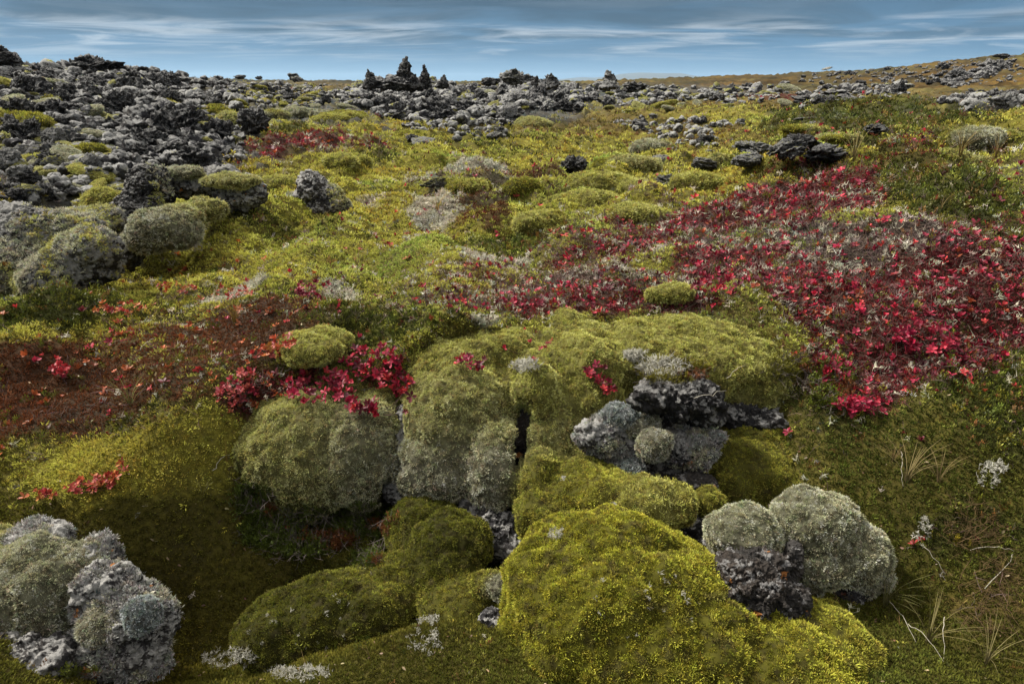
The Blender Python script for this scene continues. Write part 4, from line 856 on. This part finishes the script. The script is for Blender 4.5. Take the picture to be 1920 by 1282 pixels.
stuff('bare_twig_cover', [scatter(TT, p, n, .0125*9*np.tanh(D/9)*(.6+.7*rng.random(len(p))), c, .5)], M_TWIG, 'thin bare grey-mauve twigs among the red leaves', 'twigs')
REDS = np.array([(.46,.016,.045),(.36,.014,.05),(.52,.045,.045),(.17,.010,.025),(.11,.010,.02),(.42,.03,.07),(.10,.035,.02),(.30,.06,.02)])
p, n, D = sel(.0090, (5, 6, 2, 3, 4), (.95, .5, .12, .06, .03), .95, 1.6, 26)
p = p+n*(D*.006*rng.random(len(p)))[:, None]
sp, _ = proj(p); orange = (sp < 620)
c = REDS[rng.integers(0, 8, len(p))]*jit(len(p), .3); c = np.where((orange & (rng.random(len(p)) < .55))[:, None], np.array((.42,.10,.03))*jit(len(p), .3), c)
stuff('red_shrub_cover', [scatter(TRr, p, n*.3+np.array((0, 0, .7)), (.0053*9*np.tanh(D/9)+.003)*(.6+.8*rng.random(len(p))), np.clip(c, 0, 1), .45)], M_LEAF, 'crimson autumn leaves of low shrubs spreading over the bank', 'red shrub')
p, n, D = sel(.02, (7, 3, 6, 0, 1), (.30, .05, .03, .006, .02), 1.0, 1.2, 22)
c = np.array((.30,.21,.08))*jit(len(p), .4)
stuff('grass_cover', [scatter(TG, p, n*.3+np.array((0, 0, .7)), .030*np.minimum(D, 6)**.8*(.4+.8*rng.random(len(p))), c, .25)], M_TWIG, 'thin dry tan grass blades in the far heath', 'grass')

def tpl_leaf(r):
    v, f = leaf2(np.array((-.5, 0, .05)), np.array((1, 0, .15*r.normal())), np.array((0, 1, .3*r.normal())), 1., .5); return np.array(v), np.array(f), np.array([1.]*6)
p, n, D = sel(.021, (0, 1, 2, 3, 5, 6, 7), (.16, .35, .5, .3, .3, .4, .5), 1.0, 1.1, 7)
c = np.where(rng.random((len(p), 1)) < .5, np.array((.30,.22,.12)), np.array((.16,.09,.05)))*jit(len(p), .4)
stuff('leaf_litter', [scatter([tpl_leaf(_tr) for _ in range(4)], p+n*.006, n, .010*(.5+.9*rng.random(len(p)))*np.clip(D/2.2, 1, 2), c, .5)], M_LEAF, 'dead tan and brown leaves caught in the moss', 'leaf litter')

# ================================================================== SINGLE PLANTS one can point at
def surf(u, v, lift=0.0):
    """where the view ray meets whatever is already built there"""
    import mathutils
    a, dy, dz = ray(u, v); d = mathutils.Vector((float(a), float(dy), float(dz))).normalized()
    ok, loc, nrm, i, ob, m = SC.ray_cast(DG, mathutils.Vector((0, 0, H)), d)
    if not ok:
        hp, _ = hit(u, v); return hp[0], np.array((0, 0, 1.))
    return np.array(loc), np.array((0, 0, 1.))
bpy.context.view_layer.update(); DG = bpy.context.evaluated_depsgraph_get()
def red_plant(spots, label, cols, group=None, ls=.030, seed=0, cat='shrub', name='red_shrub', high=.03):
    """spots: pixel positions of leaf rosettes; stems run from them to a common root"""
    r = np.random.default_rng(seed); W3 = np.array([surf(u, v)[0] for u, v in spots]); base = W3.mean(0)+np.array((0, .02, -.02))
    e = empty(name, tuple(base), label, cat, group); D = np.linalg.norm(base-np.array((0, 0, H)))
    pos = W3+np.array((0, -.01, high))*(.5+r.random((len(W3), 1))); c = np.array([cols[r.integers(len(cols))] for _ in spots])*(1+r.normal(size=(len(spots), 3))*.08)
    face = np.tile(np.array((0, -.45, .8)), (len(pos), 1)); v, f, cc = scatter(TRr, pos-base, face, ls*.70*(.7+.6*r.random(len(pos))), c, .35, None, r)
    o = link('leaves', mesh('leaves', v, f, cc, False, M_LEAF)); o.parent = e
    V = []; Fc = []; S = []
    for q in pos:
        mid_ = (q+base)/2+r.normal(size=3)*.012; tube_pts([base-base, mid_-base-np.array((0, 0, .01)), q-base], .0016, V, Fc, S, 1.0)
    o = link('stem', mesh('stem', np.array(V), np.array(Fc), np.tile((.09,.055,.045), (len(V), 1)), False, M_TWIG)); o.parent = e
    return e
CR = [(.42,.012,.04),(.33,.012,.045),(.46,.03,.035),(.24,.01,.03),(.14,.01,.025)]
OR = [(.50,.10,.04),(.45,.06,.045),(.52,.16,.04),(.38,.04,.03)]
def cloud(cx, cy, rx, ry, n, seed, rot=0):
    r = np.random.default_rng(seed); n = int(n*2.1) if n > 5 and seed < 30 else n; a = r.random(n)*6.28; q = np.sqrt(r.random(n)); c, s = math.cos(R(rot)), math.sin(R(rot)); x = np.cos(a)*q*rx; y = np.sin(a)*q*ry
    return [(cx+i*c-j*s, cy+i*s+j*c) for i, j in zip(x, y)]
red_plant(cloud(1115,712,20,16,6,1)+cloud(1135,735,20,14,6,2), 'small crimson plant on the moss just left of the black rock', CR, seed=1, ls=.026)
red_plant(cloud(882,690,28,13,9,3), 'small crimson plant on top of the middle moss lobe', CR, seed=2, ls=.026)
red_plant(cloud(1022,662,10,10,3,4)+[(1000,688),(995,650),(945,665),(1035,650)], 'sparse little red sprig at the top of the bank', CR, seed=3, ls=.02)
red_plant(cloud(700,690,60,28,24,5), 'crimson shrub above the crack, nearest the middle moss lobe', CR, seed=4, ls=.03)
red_plant(cloud(600,740,70,28,26,6), 'crimson shrub on the crest of the hanging moss dome', CR, seed=5, ls=.03)
red_plant(cloud(745,730,32,26,12,7), 'crimson shrub trailing down towards the crack', CR, seed=6, ls=.03)
red_plant(cloud(690,775,42,10,11,8)+cloud(765,760,12,18,4,9), 'crimson fringe hanging over the moss dome face', CR, seed=7, ls=.03)
red_plant(cloud(450,740,45,26,20,10,-30), 'pinkish-red shrub at the left end of the crimson row', [(.42,.05,.05),(.36,.03,.05),(.45,.08,.05)], seed=8, ls=.026)
red_plant(cloud(520,665,45,20,15,11,-20), 'orange-red shrub beside the small bright moss pillow', OR, seed=9, ls=.026)
red_plant(cloud(180,920,50,15,16,12,-10)+cloud(225,885,18,10,5,13), 'orange-red plant on the mossy slope above the left boulder', OR, seed=10, ls=.024)
red_plant(cloud(95,940,20,10,6,14), 'small orange-red sprig left of the larger orange plant', OR, seed=11, ls=.022)
red_plant(cloud(118,705,16,8,6,15), 'lone small red plant in the red-brown heath', [(.45,.03,.04)], seed=12, ls=.026)
red_plant(cloud(330,550,45,8,9,16)+cloud(230,590,50,12,12,17), 'orange-red plant at the upper edge of the red-brown heath', OR, seed=13, ls=.026)
red_plant(cloud(440,560,40,12,8,18), 'orange plant beside the white lichen patch', OR, seed=14, ls=.024)
red_plant(cloud(590,555,35,14,9,19), 'dark red sprigs right of the white lichen patch', [(.2,.01,.03),(.3,.015,.04)], seed=15, ls=.028)
red_plant(cloud(1600,770,40,18,13,20), 'crimson sprigs at the lower tip of the right red shrubs', CR[:2], seed=16, ls=.032)
red_plant(cloud(1560,705,35,22,12,21), 'crimson shrub right of the yellow moss cap', CR[:2]+[(.25,.01,.03)], seed=17, ls=.032)
red_plant(cloud(1730,650,60,30,20,22), 'crimson shrub above the half buried grey rock', CR[:2]+[(.25,.01,.03)], seed=18, ls=.034)
red_plant(cloud(1340,548,45,18,14,23), 'crimson shrub beside the yellow moss pillow', CR, seed=19, ls=.03)
def grass(u, v, h, nb, label, c=(.42,.30,.10), seed=0, spread=.6, name='grass_tuft', tipc=None):
    q, _ = surf(u, v); r = np.random.default_rng(seed); tv, tf, ts = tpl_grass(r, int(nb*3), spread); tv = tv*h; cc = np.array(c)[None]*.55*ts[:, None]
    o = link(name, mesh(name, tv, tf, cc, False, M_TWIG)); o.location = q-np.array((0, 0, .01)); return tag(o, label, 'grass')
for i, (u, v, h, nb, lab, c) in enumerate([(440,605,.16,9,'arching yellow and white grass tuft on the red-brown heath',(.5,.33,.08)),(245,760,.13,7,'arching grass tuft at the lower edge of the red-brown heath',(.34,.34,.1)),(425,862,.10,4,'few orange-tipped blades on the moss by the hanging dome',(.55,.35,.08)),
   (1700,900,.17,9,'dry upright grass tuft at the right edge of the bank',(.38,.29,.12)),(1760,900,.13,7,'lower dry grass tuft right of the upright one',(.38,.27,.12)),(1675,860,.08,10,'small fanned tan grass tuft below the red shrubs',(.45,.3,.13)),
   (1660,1130,.15,7,'thin green-tan grass tuft right of the pale boulder',(.30,.28,.1)),(1740,1200,.16,7,'grass tuft in the bottom right moss',(.36,.30,.12)),(1850,1240,.14,6,'sparse grass tuft near the bottom right corner',(.40,.33,.14)),(1600,300,.3,7,'tall dry grass blades behind the red shrubs',(.35,.27,.1)),
   (1800,290,.25,9,'dry grass fan on the pale mossy slope',(.4,.28,.08)),(1865,300,.22,9,'dry grass fan near the right edge',(.4,.28,.1)),(740,415,.16,4,'orange blade tuft in the middle moss',(.55,.33,.05)),(820,395,.22,4,'bright orange upright blades by the white lichen',(.65,.36,.03)),(670,500,.15,6,'small reddish grass tuft in the yellow moss',(.35,.2,.1)),
   (380,925,.07,2,'single pale blade lying on the left slope',(.5,.45,.25)),(605,420,.14,5,'small pinkish grass tuft right of the lone upright stone',(.4,.27,.2))]):
    grass(u, v, h, nb, lab, c, i+3)
def stalk(pix, label, c=(.42,.38,.30), rad=.0013, name='dry_stalk', cat='stalk', lift=.02):
    pr_ = np.random.default_rng(int(pix[0][0])); pa = np.array(pix, float); t_ = np.linspace(0, len(pa)-1, 9); pa = np.stack([np.interp(t_, range(len(pa)), pa[:, i]) for i in (0, 1)], 1)+pr_.normal(size=(9, 2))*1.4; W3 = [surf(u, v)[0]+np.array((0, 0, lift*(0.3+.7*math.sin(math.pi*(i+.2)/len(pa))))) for i, (u, v) in enumerate(pa)]; b = W3[0]; V = []; Fc = []; S = []
    tube_pts([w-b for w in W3], rad, V, Fc, S, 1); o = link(name, mesh(name, np.array(V), np.array(Fc), np.tile(c, (len(V), 1)), False, M_TWIG)); o.location = b; return tag(o, label, cat)
for pix, lab in [([(1845,1105),(1880,1078),(1895,1045),(1895,1050)],'bent pale twig on the moss at the right edge'),([(1715,1020),(1740,1045),(1770,1080)],'straight pale stalk lying right of the pale boulder'),([(1820,1033),(1860,1035),(1900,1040)],'nearly level pale stalk near the right edge'),
   ([(1700,1175),(1730,1200),(1765,1245)],'pale stalk sloping down in the bottom right moss'),([(1665,1130),(1690,1165),(1715,1210)],'curved stalk at the foot of the pale boulder'),([(1362,715),(1380,702),(1397,690)],'short white twig on the bright moss cap'),
   ([(262,658),(280,648),(292,638)],'broken white twig on the red-brown heath'),([(1770,1160),(1765,1200),(1770,1240)],'upright thin stalk in the bottom right moss'),([(1690,850),(1688,880),(1690,915)],'thin upright stalk beside the dry grass'),([(400,888),(418,868),(432,855)],'pale dead blade on the moss by the hanging dome'),
   ([(1300,752),(1335,750),(1370,735)],'dark twig hanging over the black rock')]:
    stalk(pix, lab)
def lichen_thing(cx, cy, rx, ry, n, label, seed, s=.012, c=(.46,.44,.37)):
    r = np.random.default_rng(seed); W3 = np.array([surf(*q)[0] for q in cloud(cx, cy, rx, ry, n, seed)]); n = len(W3); b = W3.mean(0); v, f, cc = scatter(TL, W3-b, np.tile((0, -.2, 1.), (n, 1)), s*(.7+.6*r.random(n)), np.tile(c, (n, 1))*(1+r.normal(size=(n, 1))*.1), .5, None, r)
    o = link('reindeer_lichen', mesh('reindeer_lichen', v, f, cc, False, M_TWIG)); o.location = b; tag(o, label, 'lichen', None, 'stuff' if any(w in label for w in ('flecks', 'threads', 'curls')) else None)
for a in [(1240,697,42,14,60,'white reindeer lichen clump on the moss right of the crimson plant',1,.028),(1190,672,20,6,18,'little white lichen wisp on the moss cap',2,.024),(985,690,22,8,22,'white lichen by the sparse red sprig',3,.022),(800,1165,20,8,12,'white lichen threads on the olive moss left of the dome',4,.010),
          (800,1205,35,25,14,'scattered white lichen curls near the bottom edge',5,.010),(430,1235,50,18,40,'grey branching lichen in the bottom left hollow',6,.011),(560,1262,60,12,40,'grey-white lichen fringe along the bottom edge',7,.011),(1043,1002,16,10,20,'white lichen spot on the yellow knob',8,.008),
          (1730,1000,10,30,8,'few white lichen threads right of the pale boulder',9,.012),(1855,890,25,22,10,'grey-white lichen among the crowberry at the right edge',10,.018),(1160,800,26,8,30,'ash-grey lichen on the pale cushion',11,.006),(560,1160,120,60,9,'few white lichen flecks on the hollow floor',12,.009),(1200,1130,110,70,9,'few white lichen flecks on the great dome',13,.009)]:
    lichen_thing(*a)
def green_plant(cx, cy, rx, ry, n, label, seed, s=.03, c=(.075,.10,.012)):
    r = np.random.default_rng(seed); W3 = np.array([surf(*q)[0] for q in cloud(cx, cy, rx, ry, n, seed)]); n = len(W3); b = W3.mean(0); cols = np.where(r.random((n, 1)) < .15, np.array((.17,.06,.02)), np.array(c))*(1+r.normal(size=(n, 1))*.2)
    e = empty('crowberry_shrub', tuple(b), label, 'shrub'); v, f, cc = scatter(TC, W3-b+np.array((0, 0, .004)), np.tile((0, -.35, 1.), (n, 1)), s*(.7+.6*r.random(n)), cols, .5, cols*1.6, r)
    o = link('leaves', mesh('leaves', v, f, cc, False, M_LEAF)); o.parent = e
    W4 = W3[r.integers(0, n, n//6)]; v, f, cc = scatter(TT, W4-b, np.tile((0, -.4, 1.), (len(W4), 1)), s*1.5, np.tile((.14,.115,.10), (len(W4), 1)), .8, None, r); o = link('twig', mesh('twig', v, f, cc, False, M_TWIG)); o.parent = e
for a in [(560,1000,110,45,330,'dark green crowberry shrub in the hollow under the hanging moss dome',1),(480,940,40,35,110,'green crowberry sprigs at the left lip of the hollow',2),(690,980,50,35,120,'crowberry sprigs at the right end of the hollow',3),(1260,700,70,20,120,'yellow-green crowberry round the white lichen on the bank top',4,.024,(.16,.14,.015)),
          (1480,690,40,22,90,'crowberry sprigs at the right shoulder of the moss cap',5,.024,(.14,.13,.015)),(690,1048,24,14,50,'small crowberry clump behind the pale stone',6,.024),(1560,720,40,50,110,'tall green crowberry clump right of the moss cap',7,.03,(.10,.12,.012)),(150,1262,40,8,24,'bright green sprig at the foot of the left boulder',8,.02,(.12,.14,.015))]:
    green_plant(*a)
for i, (cx, cy, rx, ry, lab) in enumerate([(1830,985,60,45,'feathery brown dwarf birch sprays at the right edge'),(1860,1120,70,70,'feathery brown-green bush near the bottom right corner')]):
    r = np.random.default_rng(60+i); n = 60; W3 = np.array([surf(*q)[0] for q in cloud(cx, cy, rx, ry, n, 40+i)]); n = len(W3); b = W3.mean(0); v, f, cc = scatter(TT, W3-b, np.tile((0, -.2, 1.), (n, 1)), .04*(.6+.6*r.random(n)), np.array((.11,.07,.03))*(1+r.normal(size=(n, 1))*.2), .4, None, r)
    tag(link('feathery_bush', mesh('feathery_bush', v, f, cc, False, M_TWIG)), lab, 'shrub').location = b

# ================================================================== THE DISTANCE: sea, hills and air
def flatmat(name, c, rough):
    def b(t, n, l, o):
        g = n.new('ShaderNodeTexCoord'); nz = _noise(n, l, .004, 4, .6, g.outputs['Object']); p = n.new('ShaderNodeBsdfPrincipled')
        l.new(_mixc(n, l, nz, c, tuple(x*1.4 for x in c)), p.inputs['Base Color']); p.inputs['Roughness'].default_value = rough; l.new(p.outputs[0], o.inputs[0])
    return material(name, b)
ZS = -14.0
tt = np.linspace(-1.2, 1.2, 80); rs = np.array([700, 1200, 2200, 4000, 7600.]); A, B = np.meshgrid(tt, rs); i2 = np.arange(A.size).reshape(A.shape)
Fs = np.stack([i2[:-1, :-1], i2[:-1, 1:], i2[1:, 1:], i2[1:, :-1]], -1).reshape(-1, 4)
tag(link('water', mesh('water', xyz((B*np.sin(A)).ravel(), (B*np.cos(A)).ravel(), np.full(A.size, ZS)), Fs, None, True, flatmat('sea_water', (.02,.05,.08), .25))), None, None, None, 'structure')
prof = [(985,155),(1010,152),(1050,149),(1090,145),(1118,146),(1140,143),(1165,139),(1195,136.5),(1240,137.5),(1275,138),(1295,141),(1320,144),(1345,143),(1400,146),(1480,150),(1560,155)]
us = np.linspace(985, 1560, 120); vs = np.interp(us, [q[0] for q in prof], [q[1] for q in prof]); rows = []
for k, (dY, fr) in enumerate([(0, 0), (150, .45), (350, .85), (520, 1.0), (900, .8), (1600, 0)]):
    Y = 5200+dY; pr = []
    for u, v in zip(us, vs):
        a, dy, dz = ray(u, v); zt = H+dz/dy*5720; x = a/dy*5720; zz = ZS-3+(zt-ZS+3)*fr*(1+.04*math.sin(u*.21+k*2)*(fr < 1)); pr.append((x, Y+40*math.sin(u*.1+k), zz))
    rows.append(pr)
Vh = np.array(rows).reshape(-1, 3); i2 = np.arange(len(Vh)).reshape(6, -1); Fh = np.stack([i2[:-1, :-1], i2[:-1, 1:], i2[1:, 1:], i2[1:, :-1]], -1).reshape(-1, 4)
tag(link('hills', mesh('hills', Vh, Fh, None, True, flatmat('hill_rock', (.06,.065,.06), .9))), 'low blue hills on the far horizon', None, None, 'structure')
def hz(t, n, l, o):
    v = n.new('ShaderNodeVolumePrincipled'); v.inputs['Color'].default_value = (.55, .78, 1.0, 1); v.inputs['Density'].default_value = 1.0e-4; v.inputs['Anisotropy'].default_value = 0.2; l.new(v.outputs[0], o.inputs['Volume'])
mh = material('haze_air', hz)
bm = bmesh.new(); bmesh.ops.create_cube(bm, size=1.0); me = bpy.data.meshes.new('haze'); bm.to_mesh(me); bm.free(); me.materials.append(mh)
hzo = link('haze', me); hzo.scale = (18000, 18000, 120); hzo.location = (0, 0, 38); tag(hzo, 'thin blue air over the far plain', 'haze', None, 'stuff')
